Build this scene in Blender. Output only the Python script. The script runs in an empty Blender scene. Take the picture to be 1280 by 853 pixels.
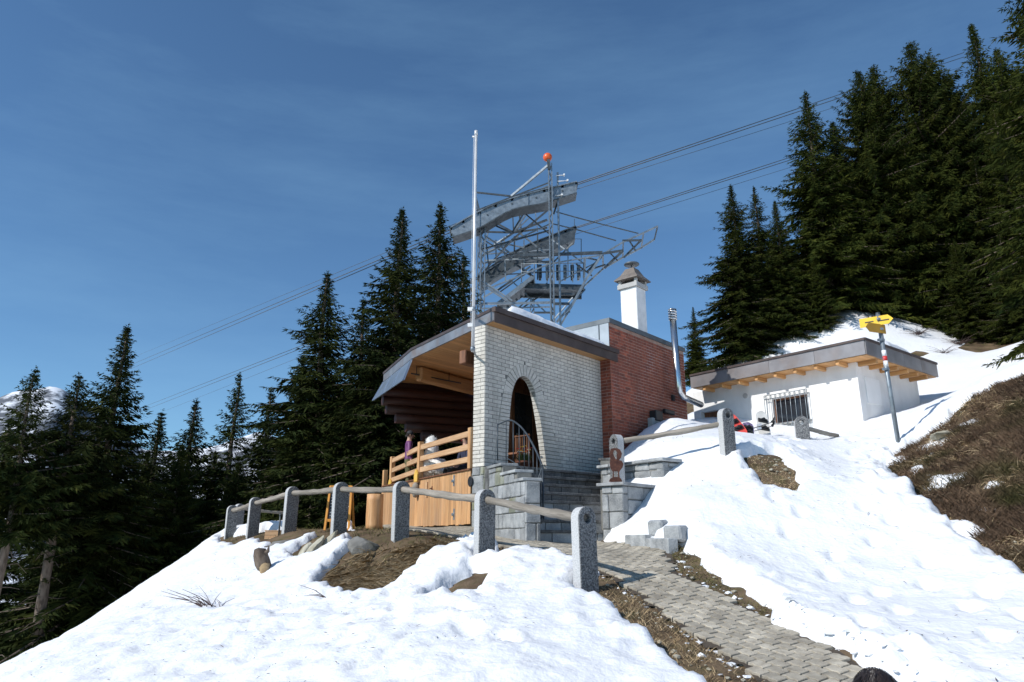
import bpy, bmesh, math, random
import numpy as np
from mathutils import Matrix, Vector

scene = bpy.context.scene
R = math.radians
random.seed(7)
RNG = np.random.default_rng(11)

# ------------------------------------------------------------------ camera, sky, sun, exposure
PITCH = R(15.5); FOC = 900.0                      # eye level is z = 0
cam_d = bpy.data.cameras.new('camera'); cam = bpy.data.objects.new('camera', cam_d)
scene.collection.objects.link(cam); scene.camera = cam
cam_d.sensor_width = 36.0; cam_d.lens = FOC / 1280 * 36.0
cam_d.clip_start = 0.05; cam_d.clip_end = 30000
cam.location = (0, 0, 0); cam.rotation_euler = (math.pi / 2 + PITCH, 0, 0)

SUN_AZ = R(237); SUN_EL = R(37.5)                   # the sun stands behind the camera's left shoulder
to_sun = Vector((math.sin(SUN_AZ) * math.cos(SUN_EL), math.cos(SUN_AZ) * math.cos(SUN_EL), math.sin(SUN_EL)))
world = bpy.data.worlds.new('World'); scene.world = world; world.use_nodes = True
nt = world.node_tree; nt.nodes.clear()
sky = nt.nodes.new('ShaderNodeTexSky'); sky.sky_type = 'NISHITA'; sky.sun_disc = False
sky.sun_elevation = SUN_EL; sky.sun_rotation = SUN_AZ
sky.altitude = 1200; sky.air_density = 1.0; sky.dust_density = 0.35; sky.ozone_density = 2.2
bg = nt.nodes.new('ShaderNodeBackground'); bg.inputs[1].default_value = 0.125
wo = nt.nodes.new('ShaderNodeOutputWorld')
wtc = nt.nodes.new('ShaderNodeTexCoord'); wmp = nt.nodes.new('ShaderNodeMapping'); wmp.inputs['Scale'].default_value = (1.2, 2.2, 7.0); wmp.inputs['Rotation'].default_value = (.12, -.16, .3)
wn = nt.nodes.new('ShaderNodeTexNoise'); wn.inputs['Scale'].default_value = 1.3; wn.inputs['Detail'].default_value = 10; wn.inputs['Roughness'].default_value = .62
wr = nt.nodes.new('ShaderNodeMapRange'); wr.inputs[1].default_value = .46; wr.inputs[2].default_value = .85; wr.inputs[4].default_value = .20
wx = nt.nodes.new('ShaderNodeMix'); wx.data_type = 'RGBA'; wx.inputs[7].default_value = (3.6, 4.9, 6.3, 1)   # thin high cirrus
nt.links.new(wtc.outputs['Generated'], wmp.inputs[0]); nt.links.new(wmp.outputs[0], wn.inputs['Vector']); nt.links.new(wn.outputs['Fac'], wr.inputs[0])
nt.links.new(wr.outputs[0], wx.inputs[0]); nt.links.new(sky.outputs[0], wx.inputs[6]); tint = nt.nodes.new('ShaderNodeMix'); tint.data_type = 'RGBA'; tint.blend_type = 'MULTIPLY'; tint.inputs[0].default_value = 1; tint.inputs[7].default_value = (.72, .97, 1.09, 1)
nt.links.new(wx.outputs[2], tint.inputs[6]); nt.links.new(tint.outputs[2], bg.inputs[0]); nt.links.new(bg.outputs[0], wo.inputs[0])
sun_d = bpy.data.lights.new('sun', 'SUN'); sun_d.energy = 4.3; sun_d.angle = R(0.53); sun_d.color = (1.0, 0.965, 0.915)
sun = bpy.data.objects.new('sun', sun_d); scene.collection.objects.link(sun)
sun.rotation_euler = (-to_sun).to_track_quat('-Z', 'Y').to_euler(); sun.location = (-20, -25, 30)

scene.view_settings.view_transform = 'Standard'; scene.view_settings.look = 'None'
scene.view_settings.exposure = 0.0; scene.view_settings.gamma = 1.0
scene.view_settings.use_curve_mapping = False
scene.cycles.use_denoising = True
scene.cycles.max_bounces = 6; scene.cycles.diffuse_bounces = 4; scene.cycles.transparent_max_bounces = 6

# ------------------------------------------------------------------ surveying: a sight line of the camera meets a depth, height or plane
def ray(px, py):
    a = (px - 640) / FOC; b = (426.5 - py) / FOC
    return np.array([a, math.cos(PITCH) - b * math.sin(PITCH), math.sin(PITCH) + b * math.cos(PITCH)])
def at(px, py, d):
    r = ray(px, py); return r * (d / r[1])
def atz(px, py, z):
    r = ray(px, py); return r * (z / r[2])
def on_plane(px, py, p, n):
    r = ray(px, py); n = np.array(n, float); p = np.array(p, float)
    return r * ((p @ n) / (r @ n))

# ------------------------------------------------------------------ object helpers
WM = {}                                           # world matrix of everything that can be a parent
def register(o, M, parent=None):
    scene.collection.objects.link(o)
    WM[o.name] = M
    if parent is not None:
        o.parent = parent
        o.matrix_parent_inverse = WM[parent.name].inverted()
    o.matrix_basis = M
    return o
def props(o, label=None, cat=None, group=None, kind=None):
    for k, v in (('label', label), ('category', cat), ('group', group), ('kind', kind)):
        if v: o[k] = v
    return o
def thing(name, loc, label, cat, group=None):
    o = bpy.data.objects.new(name, None); o.empty_display_size = 0.2
    register(o, Matrix.Translation(Vector([float(c) for c in loc])))
    return props(o, label, cat, group)
def put(name, me, mat=None, parent=None, M=None, **kw):
    if mat is not None and not me.materials: me.materials.append(mat)
    o = bpy.data.objects.new(name, me)
    register(o, M or Matrix.Identity(4), parent)
    return props(o, **kw)
def frame(o, x, y, z=None):
    """matrix with local axes x, y(, z) at o"""
    x = Vector([float(c) for c in x]).normalized(); y = Vector([float(c) for c in y])
    z = Vector([float(c) for c in z]) if z is not None else x.cross(y)
    z.normalize(); y = z.cross(x).normalized()
    M = Matrix.Identity(4)
    for i, v in enumerate((x, y, z)):
        for j in range(3): M[j][i] = v[j]
    for j in range(3): M[j][3] = float(o[j])
    return M
def mesh_np(name, V, Fa, smooth=False):
    me = bpy.data.meshes.new(name)
    V = np.asarray(V, np.float32); Fa = np.asarray(Fa, np.int32); k = Fa.shape[1]
    me.vertices.add(len(V)); me.vertices.foreach_set('co', V.ravel())
    me.loops.add(Fa.size); me.loops.foreach_set('vertex_index', Fa.ravel())
    me.polygons.add(len(Fa)); me.polygons.foreach_set('loop_start', np.arange(0, Fa.size, k, dtype=np.int32))
    if smooth: me.polygons.foreach_set('use_smooth', np.ones(len(Fa), bool))
    me.update(calc_edges=True); me.validate()
    return me

class MB:
    """collects pieces of ONE part; everything in world (or local) coordinates"""
    def __init__(s): s.v = []; s.f = []; s.sm = []
    def add(s, V, Fc, smooth=False):
        b = len(s.v); s.v += [tuple(float(c) for c in p) for p in V]
        s.f += [tuple(i + b for i in f) for f in Fc]; s.sm += [smooth] * len(Fc); return s
    def box(s, c, x, y, z, M=None):
        """centre, half-vectors"""
        c, x, y, z = (np.array(a, float) for a in (c, x, y, z))
        V = [c + i * x + j * y + k * z for k in (-1, 1) for j in (-1, 1) for i in (-1, 1)]
        if np.dot(np.cross(x, y), z) < 0:
            return s.add(V, [(0,1,3,2),(4,6,7,5),(0,4,5,1),(2,3,7,6),(0,2,6,4),(1,5,7,3)])
        return s.add(V, [(0,2,3,1),(4,5,7,6),(0,1,5,4),(2,6,7,3),(0,4,6,2),(1,3,7,5)])
    def abox(s, x0, x1, y0, y1, z0, z1):
        return s.box(((x0+x1)/2,(y0+y1)/2,(z0+z1)/2), ((x1-x0)/2,0,0), (0,(y1-y0)/2,0), (0,0,(z1-z0)/2))
    def bar(s, p, q, w, h=None, up=(0,0,1)):
        """square bar from p to q"""
        h = h or w; p = np.array(p, float); q = np.array(q, float); d = q - p; L = np.linalg.norm(d); d /= L
        up = np.array(up, float)
        if abs(d @ up) > .98: up = np.array((1., 0, 0))
        a = np.cross(up, d); a /= np.linalg.norm(a); b = np.cross(d, a)
        return s.box((p+q)/2, d*L/2, a*w/2, b*h/2)
    def tube(s, P, r, n=8, cap=True, wob=None):
        P = [np.array(p, float) for p in P]; rs = r if hasattr(r, '__len__') else [r]*len(P)
        V = []; prev = None
        for i, p in enumerate(P):
            d = P[min(i+1, len(P)-1)] - P[max(i-1, 0)]; d /= np.linalg.norm(d)
            if prev is None:
                a = np.cross(d, (0,0,1.)) if abs(d[2]) < .95 else np.cross(d, (1.,0,0))
            else: a = prev - d*(prev @ d)
            a /= np.linalg.norm(a); prev = a; b = np.cross(d, a)
            for k in range(n):
                t = 2*math.pi*k/n; rr = rs[i]*(1 + (random.uniform(-wob, wob) if wob else 0))
                V.append(p + rr*(math.cos(t)*a + math.sin(t)*b))
        Fc = [(i*n+k, i*n+(k+1) % n, (i+1)*n+(k+1) % n, (i+1)*n+k) for i in range(len(P)-1) for k in range(n)]
        base = len(s.v); s.add(V, Fc, True)
        if cap:
            s.f.append(tuple(base + k for k in reversed(range(n)))); s.sm.append(False)
            s.f.append(tuple(base + (len(P)-1)*n + k for k in range(n))); s.sm.append(False)
        return s
    def prism(s, poly, ext):
        """flat polygon (3d points) pushed along ext"""
        P = [np.array(p, float) for p in poly]; e = np.array(ext, float); n = len(P)
        nrm = sum(np.cross(P[i]-P[0], P[i+1]-P[0]) for i in range(1, n-1))
        if nrm @ e < 0: P = P[::-1]
        return s.add(P + [p + e for p in P], [tuple(reversed(range(n))), tuple(range(n, 2*n))] +
                     [(i, (i+1) % n, n+(i+1) % n, n+i) for i in range(n)])
    def lathe(s, c, prof, n=16):
        """profile of (radius, z) round a vertical axis at c"""
        V = [(c[0]+r*math.cos(2*math.pi*k/n), c[1]+r*math.sin(2*math.pi*k/n), c[2]+z) for r, z in prof for k in range(n)]
        Fc = [(i*n+k, i*n+(k+1) % n, (i+1)*n+(k+1) % n, (i+1)*n+k) for i in range(len(prof)-1) for k in range(n)]
        s.add(V, Fc, True); return s
    def mesh(s, name):
        me = bpy.data.meshes.new(name); me.from_pydata(s.v, [], s.f)
        me.polygons.foreach_set('use_smooth', s.sm); me.update(); return me
    def put(s, name, mat=None, parent=None, M=None, bevel=0, **kw):
        me = s.mesh(name)
        if bevel: bevel_mesh(me, bevel)
        return put(name, me, mat, parent, M, **kw)
def bevel_mesh(me, w, seg=1):
    bm = bmesh.new(); bm.from_mesh(me)
    bmesh.ops.bevel(bm, geom=[e for e in bm.edges if e.calc_length() > w*2.2], offset=w, segments=seg, affect='EDGES', clamp_overlap=True)
    bm.to_mesh(me); bm.free()
def block_mesh(name, sx, sy, sz, b=.008, rough=0.):
    """a chamfered block round the origin, its corners pushed about by rough"""
    bm = bmesh.new(); bmesh.ops.create_cube(bm, size=1)
    for v in bm.verts:
        v.co = Vector((v.co.x*sx, v.co.y*sy, v.co.z*sz)) + Vector([random.uniform(-rough, rough) for _ in range(3)])
    if b: bmesh.ops.bevel(bm, geom=bm.edges[:], offset=b, segments=1, affect='EDGES')
    me = bpy.data.meshes.new(name); bm.to_mesh(me); bm.free(); return me

# ------------------------------------------------------------------ procedural noise for shapes
def hash2(ix, iy, seed):
    h = (ix.astype(np.int64)*374761393 + iy.astype(np.int64)*668265263 + seed*974711) & 0xffffffff
    h = ((h ^ (h >> 13))*1274126177) & 0xffffffff
    return ((h ^ (h >> 16)) & 0xffff)/65535.0
def vnoise(x, y, seed=0):
    ix = np.floor(x); iy = np.floor(y); fx = x-ix; fy = y-iy
    fx = fx*fx*(3-2*fx); fy = fy*fy*(3-2*fy)
    a = hash2(ix, iy, seed); b = hash2(ix+1, iy, seed); c = hash2(ix, iy+1, seed); d = hash2(ix+1, iy+1, seed)
    return (a*(1-fx)+b*fx)*(1-fy) + (c*(1-fx)+d*fx)*fy
def fbm(x, y, scale, octaves=4, seed=0, gain=.5):
    """about -1..1; scale = size of the largest lumps in metres"""
    s = np.zeros_like(x); amp = 1.; tot = 0.; f = 1/scale
    for o in range(octaves):
        c, sn = math.cos(o*1.1+.4), math.sin(o*1.1+.4)
        s += amp*(vnoise((x*c-y*sn)*f + 13.7*o, (x*sn+y*c)*f - 7.1*o, seed+o)*2-1); tot += amp; amp *= gain; f *= 2.03
    return s/tot

# ------------------------------------------------------------------ materials
MATS = {}
def material(name, c1, c2=None, scale=4, rough=.8, metal=0, c3=None, scale3=40, w3=.5, bump=0, bscale=30, rand=0, stretch=(1,1,1), spec=.5, lo=.35, hi=.65, detail=4, stain=None):
    m = bpy.data.materials.new(name); m.use_nodes = True; t = m.node_tree; N = t.nodes; Lk = t.links
    b = N['Principled BSDF']; b.inputs['Roughness'].default_value = rough; b.inputs['Metallic'].default_value = metal
    b.inputs['Specular IOR Level'].default_value = spec
    tc = N.new('ShaderNodeTexCoord'); oi = N.new('ShaderNodeObjectInfo')
    mp = N.new('ShaderNodeMapping'); mp.inputs['Scale'].default_value = stretch
    off = N.new('ShaderNodeMath'); off.operation = 'MULTIPLY'; off.inputs[1].default_value = 37.
    Lk.new(oi.outputs['Random'], off.inputs[0])
    Lk.new(tc.outputs['Object'], mp.inputs['Vector']); Lk.new(off.outputs[0], mp.inputs['Location'])
    def noise(sc, det=detail):
        n = N.new('ShaderNodeTexNoise'); n.inputs['Scale'].default_value = sc; n.inputs['Detail'].default_value = det
        Lk.new(mp.outputs[0], n.inputs['Vector']); return n
    col = None
    c1 = (*c1, 1); c2 = (*(c2 or c1[:3]), 1)
    n1 = noise(scale); rmp = N.new('ShaderNodeValToRGB')
    rmp.color_ramp.elements[0].position = lo; rmp.color_ramp.elements[1].position = hi
    rmp.color_ramp.elements[0].color = c1; rmp.color_ramp.elements[1].color = c2
    Lk.new(n1.outputs['Fac'], rmp.inputs[0]); col = rmp.outputs[0]
    if c3 is not None:
        n3 = noise(scale3, 3); r3 = N.new('ShaderNodeMapRange'); r3.inputs[1].default_value = .5; r3.inputs[2].default_value = .72
        r3.inputs[4].default_value = w3; Lk.new(n3.outputs['Fac'], r3.inputs[0])
        mx = N.new('ShaderNodeMix'); mx.data_type = 'RGBA'; Lk.new(r3.outputs[0], mx.inputs[0])
        Lk.new(col, mx.inputs[6]); mx.inputs[7].default_value = (*c3, 1); col = mx.outputs[2]
    if rand:
        hs = N.new('ShaderNodeHueSaturation'); mr = N.new('ShaderNodeMapRange')
        mr.inputs[3].default_value = 1-rand; mr.inputs[4].default_value = 1+rand
        Lk.new(oi.outputs['Random'], mr.inputs[0]); Lk.new(mr.outputs[0], hs.inputs['Value']); Lk.new(col, hs.inputs['Color']); col = hs.outputs[0]
    if stain is not None:                                  # weathering that runs over many pieces: (colour, scale, weight)
        ge = N.new('ShaderNodeNewGeometry'); ms = N.new('ShaderNodeMapping'); ms.inputs['Scale'].default_value = (1, 1, .35)
        ns = N.new('ShaderNodeTexNoise'); ns.inputs['Scale'].default_value = stain[1]; ns.inputs['Detail'].default_value = 7; ns.inputs['Roughness'].default_value = .65
        Lk.new(ge.outputs['Position'], ms.inputs[0]); Lk.new(ms.outputs[0], ns.inputs['Vector'])
        rs_ = N.new('ShaderNodeMapRange'); rs_.inputs[1].default_value = .45; rs_.inputs[2].default_value = .75; rs_.inputs[4].default_value = stain[2]
        Lk.new(ns.outputs['Fac'], rs_.inputs[0]); mt = N.new('ShaderNodeMix'); mt.data_type = 'RGBA'; Lk.new(rs_.outputs[0], mt.inputs[0])
        Lk.new(col, mt.inputs[6]); mt.inputs[7].default_value = (*stain[0], 1); col = mt.outputs[2]
    Lk.new(col, b.inputs['Base Color'])
    if bump:
        nb = noise(bscale, 5); bp = N.new('ShaderNodeBump'); bp.inputs['Strength'].default_value = bump; bp.inputs['Distance'].default_value = .02
        Lk.new(nb.outputs['Fac'], bp.inputs['Height']); Lk.new(bp.outputs[0], b.inputs['Normal'])
    MATS[name] = m; return m

m_snow = material('snow', (.80,.815,.84), (.86,.87,.885), 1.5, .55, c3=(.70,.67,.62), scale3=3.1, w3=.14, bump=.9, bscale=13, spec=.25, detail=8)
m_earth = material('earth', (.080,.054,.033), (.18,.128,.078), 2.2, .95, c3=(.075,.075,.028), scale3=5, w3=.8, bump=1, bscale=28, spec=.2, detail=8)
m_forest = m_earth
m_paver = material('concrete_paver', (.37,.332,.265), (.49,.445,.36), 7, .9, c3=(.20,.165,.12), scale3=17, w3=.50, bump=.4, bscale=90, rand=.22, spec=.3, stain=((.20,.175,.14), 2.4, .7))
m_joint = material('joint_sand', (.05,.038,.028), (.09,.07,.05), 6, 1, bump=.4, bscale=60)
m_granite = material('granite', (.060,.063,.067), (.21,.21,.21), 48, .75, c3=(.42,.42,.41), scale3=60, w3=.6, bump=.8, bscale=40, rand=.08, lo=.40, hi=.60, detail=3)
m_granite_lit = material('sunlit_granite', (.36,.365,.37), (.52,.52,.52), 60, .7, c3=(.62,.62,.61), scale3=70, w3=.5, bump=.2, bscale=60, rand=.06)  # smoother, paler granite for post sides; sunlit brightness is put into the colour
m_granite_l = material('light_granite', (.20,.21,.215), (.36,.37,.37), 5, .8, c3=(.46,.46,.45), scale3=55, w3=.6, bump=.5, bscale=26, rand=.22)
m_moss = material('mossy_stone', (.19,.20,.155), (.33,.34,.29), 3.5, .9, c3=(.20,.18,.06), scale3=4, w3=.55, bump=.5, bscale=26, rand=.2)
m_step = material('dark_step_stone', (.055,.055,.054), (.16,.16,.157), 4, .75, c3=(.27,.27,.26), scale3=30, w3=.5, bump=.35, bscale=30, rand=.2)
m_wbrick = material('white_brick', (.55,.515,.455), (.65,.615,.55), 12, .8, c3=(.34,.34,.32), scale3=20, w3=.45, bump=.35, bscale=60, rand=.11, stain=((.33,.31,.265), 1.6, .7))
m_mortar = material('grey_mortar', (.16,.155,.14), (.24,.232,.21), 8, .95, bump=.5, bscale=70)
m_rbrick = material('red_brick', (.25,.050,.024), (.38,.092,.042), 6, .62, c3=(.085,.020,.015), scale3=14, w3=.7, bump=.35, bscale=60, rand=.38, stain=((.12,.036,.024), 1.1, .7))
m_rmortar = material('red_wall_mortar', (.30,.185,.14), (.42,.29,.235), 3, .95, c3=(.48,.42,.39), scale3=1.6, w3=.7, bump=.4, bscale=70)
m_plaster = material('white_plaster', (.76,.755,.74), (.83,.825,.81), 2, .85, c3=(.66,.65,.62), scale3=1.3, w3=.25, bump=.25, bscale=120, stain=((.60,.585,.55), 1.3, .6))
m_greypl = material('grey_plaster', (.40,.39,.375), (.48,.47,.45), 3, .9, bump=.3, bscale=90)
m_chim = material('limewashed_chimney', (.70,.70,.69), (.80,.79,.78), 4, .85, c3=(.50,.49,.47), scale3=3, w3=.4, bump=.3, bscale=50)
m_board = material('larch_boards', (.47,.235,.095), (.62,.36,.165), 3, .6, c3=(.40,.22,.11), scale3=7, w3=.6, bump=.12, bscale=20, rand=.25, stretch=(9,9,.55), stain=((.34,.23,.15), 2.2, .7))
m_beamw = material('sawn_larch', (.49,.28,.14), (.62,.40,.225), 3, .65, c3=(.42,.22,.10), scale3=8, w3=.5, bump=.12, bscale=20, rand=.12, stretch=(.6,9,9))
m_soffit = material('soffit_pine', (.50,.255,.09), (.64,.36,.15), 3, .55, c3=(.36,.16,.055), scale3=6, w3=.55, bump=.08, bscale=20, rand=.15, stretch=(.5,9,9))
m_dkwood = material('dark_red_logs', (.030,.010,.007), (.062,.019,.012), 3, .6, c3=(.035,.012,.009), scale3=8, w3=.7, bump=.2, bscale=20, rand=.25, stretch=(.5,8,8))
m_brwood = material('brown_wood', (.14,.055,.025), (.25,.11,.05), 3, .6, c3=(.08,.03,.016), scale3=8, w3=.6, bump=.15, bscale=20, rand=.2, stretch=(5,5,.8))
m_rail = material('weathered_rail_wood', (.20,.175,.145), (.36,.32,.27), 3, .9, c3=(.12,.10,.08), scale3=6, w3=.7, bump=.5, bscale=14, rand=.15, stretch=(.5,7,7))
m_logpale = material('peeled_log', (.52,.27,.11), (.66,.40,.20), 3, .6, c3=(.34,.16,.06), scale3=5, w3=.6, bump=.15, bscale=16, rand=.1, stretch=(6,6,.5))
m_fascia = material('lead_flashing', (.20,.205,.22), (.31,.315,.33), 2.5, .45, .55, c3=(.25,.18,.15), scale3=2, w3=.8, bump=.08, bscale=6, stretch=(1,1,1))
m_fasciab = material('brown_flashing', (.062,.044,.040), (.095,.068,.06), 2.5, .5, .3, c3=(.13,.10,.09), scale3=3, w3=.5, bump=.06, bscale=6)
m_copper = material('oxidised_copper_flashing', (.215,.20,.20), (.33,.315,.315), 1.6, .42, .5, c3=(.28,.225,.20), scale3=1.3, w3=.7, bump=.05, bscale=5)
m_zinc = material('zinc_sheet', (.30,.325,.345), (.40,.43,.45), 2, .42, .65, bump=.05, bscale=5)
m_zincd = material('dark_zinc_coping', (.115,.13,.14), (.17,.185,.195), 2, .45, .5)
m_panel = material('blue_grey_panel', (.26,.33,.42), (.32,.39,.48), 3, .28, .55)
m_galv = material('galvanised_steel', (.19,.225,.255), (.29,.33,.36), 5, .42, .45, c3=(.16,.175,.185), scale3=9, w3=.6)
m_galvd = material('dark_steel', (.055,.067,.077), (.10,.118,.13), 5, .5, .4)
m_stain = material('stainless_steel', (.62,.63,.64), (.70,.71,.72), 3, .22, .95)
m_iron = material('wrought_iron', (.035,.045,.055), (.065,.08,.095), 6, .45, .3)
m_black = material('black_metal', (.012,.012,.013), (.022,.022,.024), 6, .5)
m_pole = material('white_painted_pole', (.56,.56,.56), (.66,.66,.66), 4, .35, .2)
m_orange = material('orange_ball_paint', (.72,.10,.02), (.80,.14,.03), 3, .35)
m_yellow = material('yellow_sign_paint', (.80,.48,.010), (.86,.55,.015), 4, .4)
m_signbk = material('brown_yellow_sign_edge', (.36,.18,.008), (.42,.22,.012), 4, .5)
m_white = material('white_paint', (.78,.78,.77), (.82,.82,.81), 4, .45)
m_red = material('red_paint', (.55,.025,.02), (.62,.035,.03), 4, .45)
m_rust = material('rusty_steel', (.075,.028,.019), (.125,.047,.030), 9, .9, c3=(.22,.09,.05), scale3=25, w3=.5, bump=.3, bscale=60)
m_rock = material('boulder', (.13,.125,.115), (.25,.24,.22), 3, .9, c3=(.10,.09,.05), scale3=5, w3=.6, bump=.7, bscale=16)
m_slab = material('pale_stone_slab', (.36,.33,.25), (.50,.47,.38), 4, .9, c3=(.22,.19,.11), scale3=6, w3=.6, bump=.5, bscale=18, rand=.12)
m_bark = material('spruce_bark', (.085,.062,.046), (.20,.155,.12), 3, .95, c3=(.16,.13,.105), scale3=6, w3=.5, bump=1, bscale=18, stretch=(4,4,1))
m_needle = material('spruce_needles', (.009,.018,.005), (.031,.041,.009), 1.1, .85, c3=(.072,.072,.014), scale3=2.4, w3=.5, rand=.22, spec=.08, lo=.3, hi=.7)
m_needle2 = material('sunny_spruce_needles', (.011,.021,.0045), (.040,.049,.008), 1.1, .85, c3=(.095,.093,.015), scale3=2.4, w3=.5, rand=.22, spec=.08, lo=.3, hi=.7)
m_straw = material('dry_straw_grass', (.36,.26,.14), (.56,.43,.26), 3, .9, c3=(.16,.10,.05), scale3=9, w3=.7, rand=.2)
m_moss2 = material('short_green_grass', (.095,.090,.030), (.21,.175,.075), 3, .95, c3=(.15,.10,.05), scale3=6, w3=.7)
m_heath = material('brown_heather', (.095,.062,.042), (.19,.125,.080), 1.6, .95, c3=(.060,.062,.020), scale3=1.1, w3=.95, spec=.2)
m_twig = material('bare_twig', (.07,.045,.04), (.12,.08,.07), 6, .9)
m_cable = material('steel_cable', (.05,.055,.06), (.08,.085,.09), 3, .5, .3)
m_glass = material('dark_window_glass', (.02,.024,.03), (.03,.035,.042), 2, .06, 0, spec=.8)
m_slate = material('chalkboard_slate', (.022,.028,.038), (.04,.048,.06), 5, .7)
m_chalk = material('chalk', (.35,.38,.40), (.55,.57,.58), 30, .95)
m_orwood = material('orange_stained_wood', (.62,.25,.035), (.74,.34,.06), 4, .5, rand=.08)
m_ochre = material('yellow_ochre_wood', (.66,.38,.06), (.76,.47,.10), 5, .7)

# ------------------------------------------------------------------ terrain: levels surveyed at points, a smooth sheet through them
CT = [(0,0,-1.65),(1.5,2.4,-1.85),(-2.5,1.5,-2.1),(1.9,6,-1.10),(2.5,6,-1.06),(1.3,6,-1.14),(.86,8.6,-.57),(1.6,8.7,-.54),(2.35,8.9,-.47),
      (-.39,10.3,-.31),(1,10.8,-.14),(1.9,11,-.08),(.3,11.7,-.02),(1.6,12.2,-.01),(-1.86,12.4,.05),(-.9,13,.06),(-3.3,14.2,.13),
      (-4.73,15.8,.16),(-6.2,17.8,.11),(-7.38,19.5,.08),(-2.5,15.3,.18),(-4.3,17.3,.2),(-5,20,.2),(-1,15.5,.3),(-2,19,.5),(1,18,.9),(0,22,.8),
      (-9.8,16,-2.6),(-10,12.5,-3.4),(-9.5,9,-3.6),(-12,20,-4.2),(-9.2,22,-1.6),(-15,15,-6.5),(-14,25,-5.2),(-8,28,-3.6),(-3,27,-.8),
      (-20,35,-10),(-10,45,-12),(2,45,-6),(-40,60,-28),(-30,15,-16),(-20,5,-10),(-60,100,-55),(0,100,-30),(-12,0,-6.5),(-60,0,-34),(3,33,1.5),
      (9,8,1.0),(12,10,2.6),(15,15,5.0),(8,3,-.7),(20,20,7.2),(20,32,9.6),(10,33,7.4),(7,27,5.4),(30,40,10.5),(50,60,12),(15,50,6.5),(30,90,6),(10,-8,-1.5),(50,0,12),(30,8,7.5),(50,30,13)]
for px, py, d in [(600,853,6.2),(400,853,6.9),(200,853,7.9),(60,845,9.2),(600,760,8.4),(450,760,9.9),(300,760,11.2),(150,775,12.9),
      (500,700,11.7),(440,725,11.4),(380,690,13.9),(300,692,16.9),(240,704,17.4),(200,727,16.3),(100,797,13.0),(45,826,11.0),(282,668,20),
      (870,700,9.7),(1000,700,9.7),(1000,780,7.6),(1100,800,6.9),(1180,853,5.9),(1280,853,5.6),(850,640,11.3),(900,600,12.6),(911,577,13),
      (1000,620,11.6),(1005,558,15),(830,600,13.0),(840,560,14.6),(838,532,17.6),(770,578,16.7),(930,554,17),(1078,540,17),(960,550,18.4),(880,534,19.9),
      (1125,563,14),(1108,592,13),(1150,622,10.9),(1200,656,9.8),(1238,692,8.9),(1280,718,8.3),(1150,545,14.3),(1215,495,14.2),(1280,470,13.2),
      (1280,600,10),(1200,570,12),(1147,512,20),(1170,482,21.5),(1280,420,24.5),(1220,444,23.5),(1070,392,27),(1200,417,27),(1130,404,28)]:
    CT.append(tuple(at(px, py, d)))
CT = np.array(CT)
def tps_fit(P, lam=.02):
    n = len(P); d2 = ((P[:,None,:2]-P[None,:,:2])**2).sum(-1)
    K = .5*d2*np.log(d2+1e-9) + lam*np.eye(n)
    Q = np.c_[np.ones(n), P[:,:2]]; A = np.block([[K, Q],[Q.T, np.zeros((3,3))]])
    return np.linalg.solve(A, np.r_[P[:,2], 0, 0, 0])
TW = tps_fit(CT)
def ground_z(x, y):
    x = np.atleast_1d(np.asarray(x, float)); y = np.atleast_1d(np.asarray(y, float))
    xc = np.clip(x, -60, 50); yc = np.clip(y, -8, 100); out = np.full(x.shape, TW[-3]) + TW[-2]*xc + TW[-1]*yc
    for i in range(len(CT)):
        d2 = (xc-CT[i,0])**2 + (yc-CT[i,1])**2
        out += TW[i]*.5*d2*np.log(d2+1e-9)
    dist = np.hypot(x-xc, y-yc); k = np.clip((x+20)/70, 0, 1)*.3 - .38
    return out + k*np.minimum(dist, 900)
def gz(x, y): return float(ground_z(x, y)[0])
def sight_ground(px, py):
    r = ray(px, py); d = np.linspace(3, 45, 1700); P = r[None,:]*(d/r[1])[:,None]
    below = np.nonzero(P[:,2] < ground_z(P[:,0], P[:,1]))[0]
    return P[below[0]] if len(below) else P[-1]
def poly_px(pts): return np.array([sight_ground(*p)[:2] for p in pts])
def poly_sd(x, y, poly):
    """distance to a polygon's outline, negative inside"""
    d = np.full(x.shape, 1e9); ins = np.zeros(x.shape, bool); n = len(poly)
    for i in range(n):
        a = poly[i]; b = poly[(i+1) % n]; e = b-a; L2 = e@e+1e-12
        t = np.clip(((x-a[0])*e[0]+(y-a[1])*e[1])/L2, 0, 1)
        d = np.minimum(d, np.hypot(x-a[0]-t*e[0], y-a[1]-t*e[1]))
        c = ((a[1] > y) != (b[1] > y)) & (x < (b[0]-a[0])*(y-a[1])/(b[1]-a[1]+1e-12)+a[0]); ins ^= c
    return np.where(ins, -d, d)

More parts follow.
